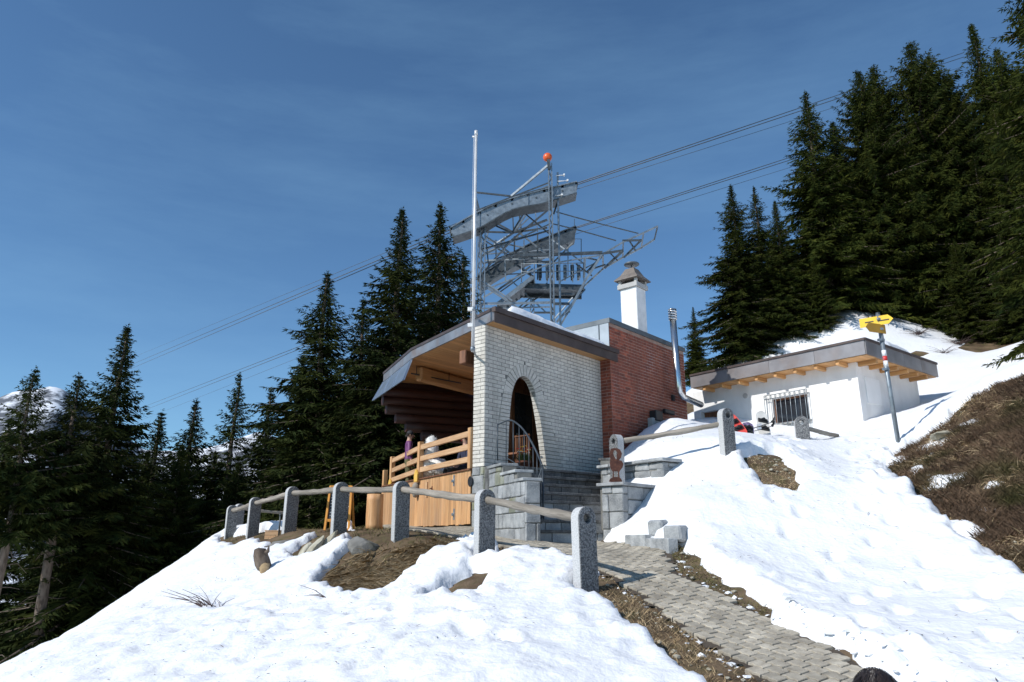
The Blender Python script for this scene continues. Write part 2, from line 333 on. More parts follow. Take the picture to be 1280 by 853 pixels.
PATH = poly_px([(1000,885),(948,847),(855,788),(769,724),(700,702),(640,689),(600,676),(560,672),(500,664),(440,660),(432,657),(470,655),(590,659),(612,664),
                (660,671),(757,676),(781,680),(833,688),(846,717),(893,741),(958,774),(1031,809),(1082,838),(1180,890)])
BARE = [poly_px(p) for p in (
    [(1112,588),(1125,568),(1160,548),(1215,500),(1300,470),(1300,735),(1238,694),(1200,660),(1150,625),(1122,606)],     # heather bank
    [(768,706),(802,722),(842,745),(897,780),(990,842),(1040,885),(920,895),(858,860),(815,818),(786,792),(772,764),(740,752),(718,744)],   # earth left of the path
    [(833,683),(860,682),(872,700),(882,716),(912,735),(968,764),(930,784),(868,754),(820,726),(815,692)],
    [(1030,808),(1080,834),(1110,853),(1090,860),(1050,835)],
    [(934,574),(970,570),(990,588),(1010,614),(994,624),(958,620),(945,592)],
    [(410,736),(424,702),(440,686),(440,659),(500,662),(566,671),(574,686),(535,700),(505,722),(482,746),(450,750)],
    [(552,754),(588,716),(612,716),(604,740),(575,760)],
    [(272,690),(280,672),(318,668),(360,664),(424,660),(436,672),(408,690),(380,700),(372,690),(392,672),(345,690),(332,682),(300,690)],
    [(590,712),(605,700),(640,690),(652,692),(625,704)],
    [(840,690),(870,700),(862,715),(846,708)],
)]
STRAW = BARE[5]
# grid lines: fine near the path, ever wider outwards
def lines(lo, hi, step, far0, far1, g):
    a = list(np.arange(lo, hi+1e-6, step)); s = step
    while a[-1] < far1: s *= g; a.append(a[-1]+s)
    b = []; s = step; c = lo
    while c > far0: s *= g; c -= s; b.append(c)
    return np.array(b[::-1]+a)
GX = lines(-8.5, 9.5, .056, -7000, 7000, 1.13); GY = lines(5.2, 19.5, .06, -300, 8000, 1.075)
XX, YY = np.meshgrid(GX, GY, indexing='ij'); XX = XX.ravel(); YY = YY.ravel()
ZZ = ground_z(XX, YY)
NXG, NYG = len(GX), len(GY)
ii, jj = np.meshgrid(np.arange(NXG-1), np.arange(NYG-1), indexing='ij'); q = (ii*NYG+jj).ravel()
QUADS = np.c_[q, q+NYG, q+NYG+1, q+1]
core = (XX > -12) & (XX < 13) & (YY > 2) & (YY < 26)
sd_path = np.full(XX.shape, 9.); sd_path[core] = poly_sd(XX[core], YY[core], PATH)
sd_bare = np.full(XX.shape, 9.)
for k, p in enumerate(BARE):
    s_ = np.full(XX.shape, 9.); s_[core] = poly_sd(XX[core], YY[core], p); sd_bare = np.minimum(sd_bare, s_)
sd_bank = np.full(XX.shape, 9.); sd_bank[core] = poly_sd(XX[core], YY[core], BARE[0])
gr = .035*fbm(XX, YY, .5, 4, 3)*np.clip(sd_path/.3, 0, 1)*(np.abs(XX) < 40)
gr += np.where(sd_bank < 0, .10*fbm(XX, YY, 1.1, 4, 33)+.05*fbm(XX, YY, .28, 2, 35), 0)*np.clip(-sd_bank/.4, 0, 1)
ZG = ZZ + gr - .02*(sd_path < .05)
# the snow sheet lies on the ground and dives under it where the slope has melted bare
near = (np.abs(XX) < 14) & (YY < 30)
edge = np.minimum(sd_bare, sd_path+.02) - .09*(sd_bare < .6) + near*(.18*fbm(XX, YY, .9, 4, 21) + .13*fbm(XX, YY, .26, 3, 22) + .06*fbm(XX, YY, .12, 2, 23))
thick = .15*np.clip(edge/.085, -1.4, 1)
pe = np.clip((sd_path + near*(.05*fbm(XX, YY, .3, 3, 25)))/.07, -2.5, 1)*.13
thick = np.minimum(thick, pe)
isl = fbm(XX, YY, .55, 3, 51)
for px_, py_, r_ in ((1165,572,.16),(1178,604,.17),(1190,600,.12),(1205,600,.12),(1212,664,.15),(1160,602,.12),(1146,588,.14),(1232,642,.07),(1222,700,.10),(1130,578,.20),(1150,566,.20),(1172,553,.20),(1192,543,.20),(1210,534,.18),(1240,610,.05)):
    g_ = sight_ground(px_, py_); rr_ = np.hypot(XX-g_[0], (YY-g_[1])*.7); isl_ = (r_ + .10*fbm(XX, YY, .3, 3, int(px_)) - rr_)*.5
    thick = np.where((sd_bank < .1) & (rr_ < .8), np.maximum(thick, np.minimum(isl_, .05)), thick)
forest = ((XX < -9.5) | ((YY > 23.5) & (XX < 7)) | ((YY > 23.4) & (XX > 8.5)) | ((YY > 24.5) & (XX > 5))) & (np.hypot(XX, YY) < 150)
thick = np.where(forest, .05 + .30*fbm(XX, YY, 3.2, 4, 61), thick)
leftfield = np.clip((1.2-XX)/2, 0, 1)*np.clip((14-YY)/3, 0, 1)
lump = .035*fbm(XX, YY, .9, 4, 41) + (.022+.024*leftfield)*fbm(XX, YY, .26, 3, 43) + (.014+.030*leftfield)*(np.abs(fbm(XX, YY, .42, 3, 49))-.3) + .06*fbm(XX, YY, 3.1, 2, 45)
clod = np.maximum(0, fbm(XX, YY, .19, 2, 47)-.25)*.13*np.clip(1-np.abs(edge-.25)/.5, 0, 1)
def worley(x, y, s, seed):
    x = x/s; y = y/s; ix = np.floor(x); iy = np.floor(y); best = np.full(x.shape, 9.)
    for a in (-1, 0, 1):
        for b in (-1, 0, 1):
            jx = ix+a+hash2(ix+a, iy+b, seed); jy = iy+b+hash2(ix+a, iy+b, seed+7); best = np.minimum(best, (x-jx)**2+(y-jy)**2)
    return np.sqrt(best)
wx_ = XX+.05*fbm(XX, YY, .3, 2, 95); wy_ = YY+.05*fbm(XX, YY, .3, 2, 97)
dome = np.clip(1-worley(wx_, wy_, .26, 5)*1.1, 0, 1)**.8*.055 + np.clip(1-worley(wx_, wy_, .13, 9)*1.1, 0, 1)*.026
crumb = np.clip(1-np.abs(edge-.2)/.55, 0, 1)*.8 + .75*leftfield*np.clip(.35+1.2*fbm(XX, YY, 1.4, 2, 99), 0, 1) + .10
thick = thick + near*np.where(thick > -.05, lump + clod + dome*np.clip(crumb, 0, 1.1), 0)
for (xa, ya, xb, yb, n_, sc_) in ((2.9,6.0,5.6,15.5,17,.9),(3.6,5.4,6.6,14.0,15,1.),(-.2,6.6,-2.2,10.2,8,.9),(6.2,13.2,9.5,20,12,.9)):   # old footprints
    for k_ in range(n_):
        f_ = (k_+.3*math.sin(k_*7.3))/n_; s_2 = .16 if k_ % 2 else -.16; L_ = math.hypot(xb-xa, yb-ya); ux, uy = (xb-xa)/L_, (yb-ya)/L_
        cx = xa+(xb-xa)*f_-uy*s_2+.25*math.sin(f_*9); cy = ya+(yb-ya)*f_+ux*s_2; a_ = (XX-cx)*ux+(YY-cy)*uy; b_ = -(XX-cx)*uy+(YY-cy)*ux
        q_ = (a_/.19)**2+(b_/.10)**2; thick = thick - np.where((q_ < 4) & (thick > .05), .075*sc_*np.exp(-q_**2) - .014*np.exp(-(np.sqrt(q_)-1.35)**2*8), 0)
pit = vnoise(XX/.16, YY/.16, 91)*vnoise(XX/.11+3, YY/.11, 93)
thick = thick - np.where(near & (thick > .03), .028*np.clip(pit-.42, 0, 1)/.4*(.4+leftfield), 0)
ZS = ZZ + thick + .015
# cut for the stairs and the lodge's footings, held back by the stone walls
DIG = np.array([(-.45,13.85),(.22,11.88),(1.58,12.32),(1.84,13.9),(2.3,16.75),(2.55,16.8),(5.2,19.9),(3.4,22),(-3.0,19.6),(-.8,14.3)])
dig = np.zeros(XX.shape, bool); dig[core] = poly_sd(XX[core], YY[core], DIG) < 0
lowz = np.where(XX < -.3, .22, -.12)
ZS = np.where(dig, np.minimum(ZS, lowz), ZS); ZG2 = np.where(dig, np.minimum(ZG, lowz), ZG)
me = mesh_np('ground', np.c_[XX, YY, ZG2], QUADS, True)
put('ground', me, m_earth, kind='structure')
me = mesh_np('snow_cover', np.c_[XX, YY, ZS], QUADS, True)
put('snow', me, m_snow, kind='structure')
def snow_z(x, y):
    i = int(np.argmin(np.abs(GX-x))); j = int(np.argmin(np.abs(GY-y)))
    k = i*NYG+j; return float(max(ZS[k], ZG[k]))

# ------------------------------------------------------------------ paved path: a sanded bed and zigzag pavers on it
def tri_fan_grid(poly, step, zoff):
    x0, y0 = poly.min(0); x1, y1 = poly.max(0); gx = np.arange(x0, x1+step, step); gy = np.arange(y0, y1+step, step)
    X, Y = np.meshgrid(gx, gy, indexing='ij'); ny = len(gy); keep = (poly_sd(X.ravel()+step/2, Y.ravel()+step/2, poly) < step*.2).reshape(X.shape)
    i, j = np.nonzero(keep[:-1,:-1]); k = i*ny+j
    return np.c_[X.ravel(), Y.ravel(), ground_z(X.ravel(), Y.ravel())+zoff], np.c_[k, k+ny, k+ny+1, k+1]
V_, F_ = tri_fan_grid(PATH, .10, .006)
path = put('path', mesh_np('path', V_, F_, True), m_joint, kind='structure')
PL, PW, PA = .175, .125, .016
def paver_outline():
    L, W = PL-.014, PW-.016; xs = np.linspace(-L/2, L/2, 5); zg = np.array([-1, 1, -1, 1, -1])*PA/2
    return [(x, -W/2+z) for x, z in zip(xs, zg)] + [(x, W/2+z) for x, z in zip(xs[::-1], zg[::-1])]
pb = MB(); ol = paver_outline(); c_ = .90
pb.add([(x, y, 0) for x, y in ol]+[(x, y, .044) for x, y in ol]+[(x*.965, y*.94, .050) for x, y in ol],
       [(i, (i+1) % 10, 10+(i+1) % 10, 10+i) for i in range(10)]+[(10+i, 10+(i+1) % 10, 20+(i+1) % 10, 20+i) for i in range(10)]+[tuple(range(20, 30))])
pav_me = pb.mesh('paver'); pav_me.materials.append(m_paver); pav_v = np.array(pb.v)
ang = R(-62); ca, sa = math.cos(ang), math.sin(ang)
spots = []
for r_ in range(-130, 130):
    for k in range(-95, 95):
        lx = (k + (.5 if r_ % 2 else 0))*PL; ly = r_*PW
        spots.append((.9+lx*ca-ly*sa, 10.5+lx*sa+ly*ca))
spots = np.array(spots); spots = spots[poly_sd(spots[:,0], spots[:,1], PATH) < -.03]
spots = spots[(spots[:,1] > 4.6)]; spots = spots[np.argsort(np.hypot(spots[:,0], spots[:,1]))]
zs = ground_z(spots[:,0], spots[:,1]); gx_ = (ground_z(spots[:,0]+.1, spots[:,1])-zs)/.1; gy_ = (ground_z(spots[:,0], spots[:,1]+.1)-zs)/.1
rest = MB(); nvis = 0
for i, (x, y) in enumerate(spots):
    jt = lambda s: random.uniform(-s, s)
    ax = Vector((ca, sa, gx_[i]*ca+gy_[i]*sa + jt(.007))); ay = Vector((-sa, ca, -gx_[i]*sa+gy_[i]*ca + jt(.007)))
    Mx = frame((x, y, zs[i]-.022+jt(.0025)), ax, ay)
    sx, sy = 640+FOC*x/y, 0
    if y > 5.7 and nvis < 300:
        nvis += 1; put('paver', pav_me, None, path, Mx)
    else:
        rest.add([Mx @ Vector(p) for p in pav_v], pb.f)
rest.put('paving_beyond', m_paver, path, kind='stuff')

# ------------------------------------------------------------------ far mountains across the valley
def mountain():
    az = np.radians(np.linspace(-62, 40, 260)); rr = np.linspace(1500, 7500, 90)
    A, D = np.meshgrid(az, rr, indexing='ij')
    X = np.sin(A)*D; Y = np.cos(A)*D
    prof = [(-200,560),(-60,520),(0,500),(40,490),(66,483),(80,490),(110,515),(180,560),(260,565),(325,545),(380,565),(480,590),(640,600),(900,600),(1300,610),(1700,600)]
    dirs = [ray(a, b) for a, b in prof]; paz = [math.atan2(r[0], r[1]) for r in dirs]; pel = [r[2]/math.hypot(r[0], r[1]) for r in dirs]
    E = np.interp(A, paz, pel)
    ridge = E*4600
    t = (D-1500)/3100; up = np.clip(t, 0, 1)**1.25; dn = np.clip((D-4600)/2900, 0, 1)
    rn = 1-np.abs(fbm(X, Y, 900, 6, 71, .52))*2
    Z = -420 + (ridge+420)*up*(1-.5*dn) + (rn-.35)*230*np.clip(up*1.3, 0, 1)*np.clip(np.abs(D-4600)/1500+.12, 0, 1) + fbm(X, Y, 160, 4, 75)*32*up
    n, m = A.shape; i, j = np.meshgrid(np.arange(n-1), np.arange(m-1), indexing='ij'); k = (i*m+j).ravel()
    return mesh_np('far_mountain', np.c_[X.ravel(), Y.ravel(), Z.ravel()], np.c_[k, k+1, k+m+1, k+m], True)
mm = bpy.data.materials.new('snow_and_rock'); mm.use_nodes = True; t_ = mm.node_tree; N_ = t_.nodes
bs = N_['Principled BSDF']; bs.inputs['Roughness'].default_value = .8; bs.inputs['Specular IOR Level'].default_value = .2
g_ = N_.new('ShaderNodeNewGeometry'); sp = N_.new('ShaderNodeSeparateXYZ'); t_.links.new(g_.outputs['Normal'], sp.inputs[0])
nz = N_.new('ShaderNodeTexNoise'); nz.inputs['Scale'].default_value = .012; nz.inputs['Detail'].default_value = 9; nz.inputs['Roughness'].default_value = .68
tc_ = N_.new('ShaderNodeTexCoord'); t_.links.new(tc_.outputs['Object'], nz.inputs['Vector'])
ad = N_.new('ShaderNodeMath'); ad.operation = 'MULTIPLY_ADD'; ad.inputs[1].default_value = .9; t_.links.new(nz.outputs['Fac'], ad.inputs[0]); t_.links.new(sp.outputs['Z'], ad.inputs[2])
rp = N_.new('ShaderNodeValToRGB'); rp.color_ramp.elements[0].position = 0.0; rp.color_ramp.elements[1].position = 1.0
mr_ = N_.new('ShaderNodeMapRange'); mr_.inputs[1].default_value = 1.24; mr_.inputs[2].default_value = 1.38; t_.links.new(ad.outputs[0], mr_.inputs[0])
rp.color_ramp.elements[0].color = (.11,.12,.14,1); rp.color_ramp.elements[1].color = (.78,.80,.84,1)
t_.links.new(mr_.outputs[0], rp.inputs[0]); t_.links.new(rp.outputs[0], bs.inputs['Base Color'])
put('mountain', mountain(), mm, kind='structure')

# ------------------------------------------------------------------ the lodge
AZW = R(41); U = np.array([math.sin(AZW), math.cos(AZW), 0]); NW = np.array([U[1], -U[0], 0]); UP = np.array([0, 0, 1.])
A0 = np.array([-.539, 14.0, 0]); WL = 4.10; FLOOR = 1.38; SOF = 4.235; RTOP = 4.472
S0 = A0 - .27*NW + np.array([-.03, .03, 0])                # back of the lit pillar end
lodge = thing('brick_lodge', (.8, 16, .2), 'white brick lodge with arched doorway, red brick block and projecting flat roof', 'building')

def W2(t, z, d=0): return A0 + U*t + UP*z + NW*d
def to_wall(px, py):
    p = on_plane(px, py, A0, NW); return (p-A0) @ U, p[2]
arch = [to_wall(*p) for p in [(634,594),(635,560),(636,530),(638,503),(640.5,486),(645,474),(651,468.5),(658,470),(664,477),(668.5,488),(671,502),(674.5,522),(678,546),(681.5,573),(683.5,594)]]
arch = np.array(arch); arch[0,1] = arch[-1,1] = FLOOR
# outline refined
def refine(P, n):
    d = np.r_[0, np.cumsum(np.hypot(*np.diff(P, axis=0).T))]; s = np.linspace(0, d[-1], n)
    Q = np.c_[np.interp(s, d, P[:,0]), np.interp(s, d, P[:,1])]
    for _ in range(6): Q[1:-1] = (Q[:-2]+2*Q[1:-1]+Q[2:])/4
    return Q
arch = refine(arch, 61)
tang = np.gradient(arch, axis=0); tang /= np.linalg.norm(tang, axis=1)[:,None]; norm_o = np.c_[-tang[:,1], tang[:,0]]
apex = int(np.argmax(arch[:,1])); zap = arch[apex,1]; SPR = zap - .42
wid = np.where(arch[:,1] > SPR, .25, .25 + np.clip((SPR-arch[:,1])/1.3, 0, 1)*np.where(np.arange(61) > apex, .26, .12))
outer = arch + norm_o*wid[:,None]
def side(curve, z, right):
    c = curve[apex:] if right else curve[:apex+1][::-1]
    return float(np.interp(-z, -c[:,1], c[:,0]))
CH = .0795; BL = .252; MJ = .011
rows = []; z = FLOOR
while z < SOF-.01: rows.append((z, min(z+CH, SOF))); z += CH
opt = outer[:,1].max()
# mortar backing of the white wall, with the doorway left open
wb = MB()
for z0, z1 in rows:
    def strip(a0, a1, b0, b1):
        wb.prism([W2(a0, z0), W2(b0, z0), W2(b1, z1), W2(a1, z1)], -NW*.27)
    if z0 >= opt: strip(0, 0, WL, WL)
    else:
        g = lambda zz, r: side(outer, min(zz, opt-1e-4), r)
        strip(0, 0, g(z0, False), g(z1, False)); strip(g(z0, True), g(z1, True), WL, WL)
front = wb.put('front_wall', m_mortar, lodge)
brick_me = {}
def std_brick(l, h, name='brick', mat=m_wbrick, d=.03, b=.004):
    k = (round(l, 3), round(h, 3), name)
    if k not in brick_me:
        me = block_mesh(name, l, d, h, b); me.materials.append(mat); brick_me[k] = me
    return brick_me[k]
cand = []                                                   # (distance key, kind, data)
def rect_brick(o, uax, nax, t0, t1, z0, z1, proud): cand.append((o, uax, nax, t0, t1, z0, z1, proud))
def flush(parent, mat, most, restname, nm='brick'):
    cand.sort(key=lambda c: np.linalg.norm(c[0]+c[1]*c[3]+UP*c[5])); rest_ = MB()
    for k, (o, ua, na, t0, t1, z0, z1, pr) in enumerate(cand):
        pr = pr + random.uniform(-.0018, .0018)
        c = o + ua*(t0+t1)/2 + UP*(z0+z1)/2 + na*(pr-.015)
        if k < most:
            put(nm, std_brick(t1-t0, z1-z0, nm, mat), None, parent, frame(c, ua, -na, (0,0,1)))
        else:
            e = .004; x = ua*(t1-t0)/2; y = UP*(z1-z0)/2; f = c + na*.015
            rest_.add([f-x-y-na*.012, f+x-y-na*.012, f+x+y-na*.012, f-x+y-na*.012, f-x+ua*e-y+UP*e, f+x-ua*e-y+UP*e, f+x-ua*e+y-UP*e, f-x+ua*e+y-UP*e],
                      [(4,5,6,7),(0,1,5,4),(1,2,6,5),(2,3,7,6),(3,0,4,7)])
    if rest_.v: rest_.put(restname, mat, parent, kind='stuff')
    cand.clear()
odd = []
for ri, (z0, z1) in enumerate(rows):
    za, zb = z0+MJ/2, z1-MJ/2
    if z1 > SOF: continue
    t = -BL/2 if ri % 2 else 0.
    t -= .02
    while t < WL:
        a, b = max(t+MJ/2, .001), min(t+BL-MJ/2, WL)
        t += BL
        if b-a < .03: continue
        if za < opt+.01:
            zz = [min(za, opt-1e-3), min(zb, opt-1e-3)]
            l = [side(outer, q, False)-MJ for q in zz]; r = [side(outer, q, True)+MJ for q in zz]
            if b <= min(l) or a >= max(r): rect_brick(A0, U, NW, a, b, za, zb, .006)
            else:
                if a < min(l)-.03: odd.append([(a, za), (min(b, l[0]), za), (min(b, l[1]), zb), (a, zb)])
                if b > max(r)+.03: odd.append([(max(a, r[0]), za), (b, za), (b, zb), (max(a, r[1]), zb)])
        else: rect_brick(A0, U, NW, a, b, za, zb, .006)
def cut_piece(poly, d0, d1, name, parent, mat):
    mb = MB(); mb.prism([W2(t, z_, d1) for t, z_ in poly], NW*(d0-d1)); mb.put(name, mat, parent)
# the lit end of the wall
EU = (S0-A0)/np.linalg.norm(S0-A0); EL = np.linalg.norm(S0-A0); EN = np.array([EU[1], -EU[0], 0]); EN = EN if EN @ np.array([-1,-1,0]) > 0 else -EN
for ri, (z0, z1) in enumerate(rows):
    cuts = [0, EL] if ri % 2 == 0 else [0, .115, EL]
    for a, b in zip(cuts[:-1], cuts[1:]): rect_brick(A0, EU, EN, a+(.001 if a == 0 else MJ/2), b-MJ/2, z0+MJ/2, z1-MJ/2, .006)
flush(front, m_wbrick, 290, 'brickwork_beyond')
for poly in odd: cut_piece(poly, .006, -.02, 'cut_brick', front, m_wbrick)
# arch ring: stacked jamb bricks below, wedge bricks over the crown
for z0, z1 in rows:
    if z0 > SPR: break
    z1 = min(z1, SPR); za, zb = z0+MJ/2, z1-MJ/2
    for right in (False, True):
        ii_ = [side(arch, q, right) for q in (za, zb)]; oo_ = [side(outer, q, right) for q in (za, zb)]
        cut_piece([(ii_[0], za), (oo_[0], za), (oo_[1], zb), (ii_[1], zb)], .010+random.uniform(0, .003), -.13, 'jamb_brick', front, m_wbrick)
li = np.nonzero(arch[:,1] > SPR)[0]; i0, i1 = li[0], li[-1]
NV = 15; ks = np.linspace(i0, i1, NV+1)
lerp = lambda C, k: C[int(k)]*(1-(k-int(k))) + C[min(int(k)+1, 60)]*(k-int(k))
for a, b in zip(ks[:-1], ks[1:]):
    e = (b-a)*.085
    cut_piece([lerp(arch, a+e), lerp(outer, a+e), lerp(outer, (a+b)/2), lerp(outer, b-e), lerp(arch, b-e), lerp(arch, (a+b)/2)], .011+random.uniform(0, .003), -.13, 'arch_brick', front, m_wbrick)
am = MB()
for a in range(i0, i1):
    am.prism([W2(*arch[a], -.004), W2(*outer[a], -.004), W2(*outer[a+1], -.004), W2(*arch[a+1], -.004)], -NW*.12)
am.put('arch_mortar', m_mortar, lodge)
for right, kk in ((False, i0), (True, i1)):
    cut_piece([(side(arch, SPR, right), SPR), (side(outer, SPR, right), SPR), tuple(outer[kk]), tuple(arch[kk])], .009, -.13, 'arch_brick', front, m_wbrick)

# ------------------------------------------------------------------ stone base under the corner
def stones(parent, o, ax, nx, length, z0, top, rows_h, mat, depth=.16, wmin=.22, wmax=.48, name='stone', rough=.006, bev=.012, proud=.02, slope0=None):
    """coursed squared stones on a vertical face; top may be a function of the distance along the face"""
    tf = top if callable(top) else (lambda t: top)
    z = z0; r = 0
    while z < max(tf(0), tf(length), tf(length/2))-.04:
        h = random.uniform(*rows_h); t = 0 if r % 2 else -random.uniform(.05, .2)
        while t < length-.05:
            w = random.uniform(wmin, wmax); a, b = max(t, 0), min(t+w, length)
            if length-b < .12: b = length
            t = b if b < length else length
            if t >= length: t = length+1
            zt = min(z+h, tf((a+b)/2))
            if tf((a+b)/2)-zt < .07: zt = tf((a+b)/2)
            if zt-z < .05 or b-a < .05: 
                if b >= length: break
                t = b; continue
            me = block_mesh(name, b-a-.012, depth, zt-z-.012, bev, rough)
            me.materials.append(mat if not isinstance(mat, (list, tuple)) else random.choice(mat))
            c = o + ax*(a+b)/2 + UP*(z+zt)/2 + nx*(proud-depth/2+random.uniform(-.008, .008))
            put(name, me, None, parent, frame(c, ax, -nx, (0,0,1)))
            if b >= length: break
            t = b
        z += h; r += 1
sb = MB()
sb.prism([A0+U*.02+UP*-.3, A0+U*1.3+UP*-.3, A0+U*1.3-NW*.25+UP*-.3, S0+UP*-.3], UP*(FLOOR+.3-.004))
base = sb.put('stone_base', m_mortar, lodge)
stones(base, A0, EU, EN, EL, -.05, FLOOR-.006, (.26, .36), [m_moss, m_granite_l], wmin=.2, wmax=.5, proud=.012)
stones(base, A0, U, NW, .5, -.05, FLOOR-.006, (.26, .36), m_moss, wmin=.25, wmax=.5, proud=.012)

# ------------------------------------------------------------------ red brick block
B0 = A0 + U*WL; C0 = B0 + NW*.30; RL = 3.78; RZ0 = 1.0; RZ1 = 5.15
rb = MB(); rb.prism([C0+UP*RZ0, C0+U*RL+UP*RZ0, C0+U*RL-NW*2.6+UP*RZ0, C0-NW*2.6+UP*RZ0], UP*(RZ1-RZ0))
red = rb.put('red_wall', m_rmortar, lodge)
z = RZ0+.3; ri = 0; rh = .0785
while z+rh < RZ1-.005:
    t = -.125 if ri % 2 else 0.
    while t < RL:
        a, b = max(t+.005, .001), min(t+.245, RL-.002); t += .25
        if b-a > .03: rect_brick(C0, U, NW, a, b, z+.005, z+rh-.005, .005)
    cuts = [0, .30] if ri % 2 else [0, .125, .30]
    for a, b in zip(cuts[:-1], cuts[1:]): rect_brick(C0, -NW, -U, a+.005, b-.005, z+.005, z+rh-.005, .005)
    z += rh; ri += 1
flush(red, m_rbrick, 295, 'red_brickwork_beyond')
cp = MB(); e = .04
cp.prism([C0+NW*e-U*e+UP*RZ1, C0+U*(RL+e)+NW*e+UP*RZ1, C0+U*(RL+e)-NW*2.64+UP*RZ1, C0-U*e-NW*2.64+UP*RZ1], UP*.12)
cp.put('coping', m_zincd, lodge)
zc = MB(); zc.prism([C0-U*.016-NW*.0+UP*(RTOP+.05), C0-U*.016-NW*1.9+UP*(RTOP+.05), C0-U*.016-NW*1.9+UP*RZ1, C0-U*.016+UP*RZ1], -U*.012)
zc.put('zinc_cladding', m_zinc, lodge)
zs_ = MB(); zs_.bar(C0-U*.03-NW*.28+UP*(RTOP+.05), C0-U*.03-NW*.28+UP*RZ1, .025); zs_.put('cladding_seam', m_zincd, lodge)
# chimney with slotted head, hood and flat cowl
ch = at(793, 405, 18.4); CHc = np.array([ch[0], ch[1], 0]); hw = .25; ctop = at(793, 363, 18.4)[2]
cm = MB(); cm.box(CHc+UP*(RZ1+ctop)/2, U*hw*.95, NW*hw, UP*(ctop-RZ1)/2); chim = cm.put('chimney', m_chim, lodge, bevel=.012)
cm = MB(); cm.box(CHc+UP*(ctop+.06), U*(hw+.045), NW*(hw+.05), UP*.06); cm.put('chimney_collar', m_greypl, chim)
for su in (-1, 1):
    for sn in (-1, 1):
        cm = MB(); cm.box(CHc+UP*(ctop+.17)+U*su*hw*.93+NW*sn*hw*.98, U*.035, NW*.035, UP*.06); cm.put('hood_post', m_greypl, chim)
cm = MB(); cm.box(CHc+UP*(ctop+.17), U*.16, NW*.16, UP*.059); cm.put('flue', m_black, chim)
a_, b_ = hw+.11, .13; zh = ctop+.232
ring = lambda r, z_: [CHc+U*sx*r+NW*sy*r+UP*z_ for sx, sy in ((-1,-1),(1,-1),(1,1),(-1,1))]
cm = MB(); cm.add(ring(a_, zh)+ring(a_, zh+.025)+ring(.23, zh+.17)+ring(b_, zh+.36), [(0,3,2,1)]+[(4*k+i, 4*k+(i+1) % 4, 4*k+4+(i+1) % 4, 4*k+4+i) for k in range(3) for i in range(4)]+[(12,13,14,15)])
m_hood = material('brown_hood_sheet', (.15,.125,.105), (.22,.19,.165), 3, .6, .2, c3=(.10,.08,.07), scale3=6, w3=.6)
cm.put('chimney_hood', m_hood, chim)
cm = MB(); cm.tube([CHc+UP*(zh+.34), CHc+UP*(zh+.50)], .018, 8); cm.lathe(CHc+UP*(zh+.49), [(0,0),(.20,0),(.21,.02),(.20,.04),(.10,.075),(0,.08)], 20); cm.put('chimney_cowl', m_zincd, chim)
cab = MB(); cab.tube([CHc+U*.28+NW*.02+UP*(ctop+.02), CHc+U*.34+NW*.05+UP*(ctop-.4), CHc+U*.37+NW*.08+UP*(RZ1+.1)], .012, 6); cab.put('chimney_cable', m_black, chim)

# ------------------------------------------------------------------ roof
Q0 = atz(618, 386, RTOP); Q1 = atz(515, 437, RTOP); Q2 = atz(480, 467, RTOP)
Q5 = Q0 + U*((C0-Q0) @ U + .26); Q4 = C0 - U*.02 + NW*.0; Q3 = Q2 + np.array([1.7, 1.5, 0])
PR = [np.array([p[0], p[1], 0]) for p in (Q0, Q5, B0+U*.28-NW*.004, B0-NW*1.6, Q3, Q2, Q1)]
PR[2] = PR[1] - NW*((PR[1]-B0) @ NW)                        # back to the white wall's plane
# the strip in front of the red block is a small tongue; the roof slab itself stays left of the block
inner = [PR[0], B0 + NW*((Q0-B0) @ NW), B0-NW*1.6-U*.02, PR[4], PR[5], PR[6]]
inner = [np.array([p[0], p[1], 0]) for p in inner]
rs = MB(); rs.prism([p+UP*(SOF+.022) for p in inner], UP*(RTOP-SOF-.045)); roof = rs.put('roof', m_zincd, lodge)
def clip(poly, p, n):
    out = []
    for i in range(len(poly)):
        a, b = poly[i], poly[(i+1) % len(poly)]; da, db = (a-p) @ n, (b-p) @ n
        if da >= 0: out.append(a)
        if (da >= 0) != (db >= 0): out.append(a+(b-a)*da/(da-db))
    return out
off = 0.
lo_ = min((p-A0) @ NW for p in inner); hi_ = max((p-A0) @ NW for p in inner); s_ = lo_
while s_ < hi_:
    w = .135; pl = clip(clip(inner, A0+NW*(s_+.003), NW), A0+NW*(s_+w-.003), -NW); s_ += w
    if len(pl) >= 3:
        o = pl[0]; Mx = frame(o+UP*SOF, U, NW*-1, (0,0,1)); Mi = Mx.inverted(); mb = MB()
        mb.prism([Mi @ Vector(p+UP*(SOF+random.uniform(0, .003))) for p in pl], (0, 0, .016)); mb.put('soffit_board', m_soffit, roof, Mx)
def fascia(p, q, z0, z1, mat, name='fascia', th=.03, out=.012):
    p = np.array([p[0], p[1], 0]); q = np.array([q[0], q[1], 0]); d = (q-p)/np.linalg.norm(q-p); n = np.array([d[1], -d[0], 0])
    if n @ ((p+q)/2) > 0: n = -n
    mb = MB(); mb.prism([p-n*th+UP*z0, q-n*th+UP*z0, q+n*out+UP*z0, p+n*out+UP*z0], UP*(z1-z0)); return mb.put(name, mat, roof)
fascia(Q0, Q5, SOF-.03, RTOP-.07, m_fasciab); fascia(Q0-U*.03+NW*.02, Q5+U*.02+NW*.02, RTOP-.068, RTOP+.035, m_fasciab, 'roof_edge_strip', .06, .035)
fascia(Q0, Q1, SOF-.0, RTOP-.032, m_fascia); fascia(Q1, Q2, SOF-.0, RTOP-.032, m_fascia)
fascia(Q0, Q1, RTOP-.03, RTOP+.03, m_fasciab, 'roof_edge_strip', .05, .03); fascia(Q1, Q2, RTOP-.03, RTOP+.03, m_fasciab, 'roof_edge_strip', .05, .03)
e1 = PR[1]-UP*0
mb = MB(); tl = (PR[1]-B0) @ U
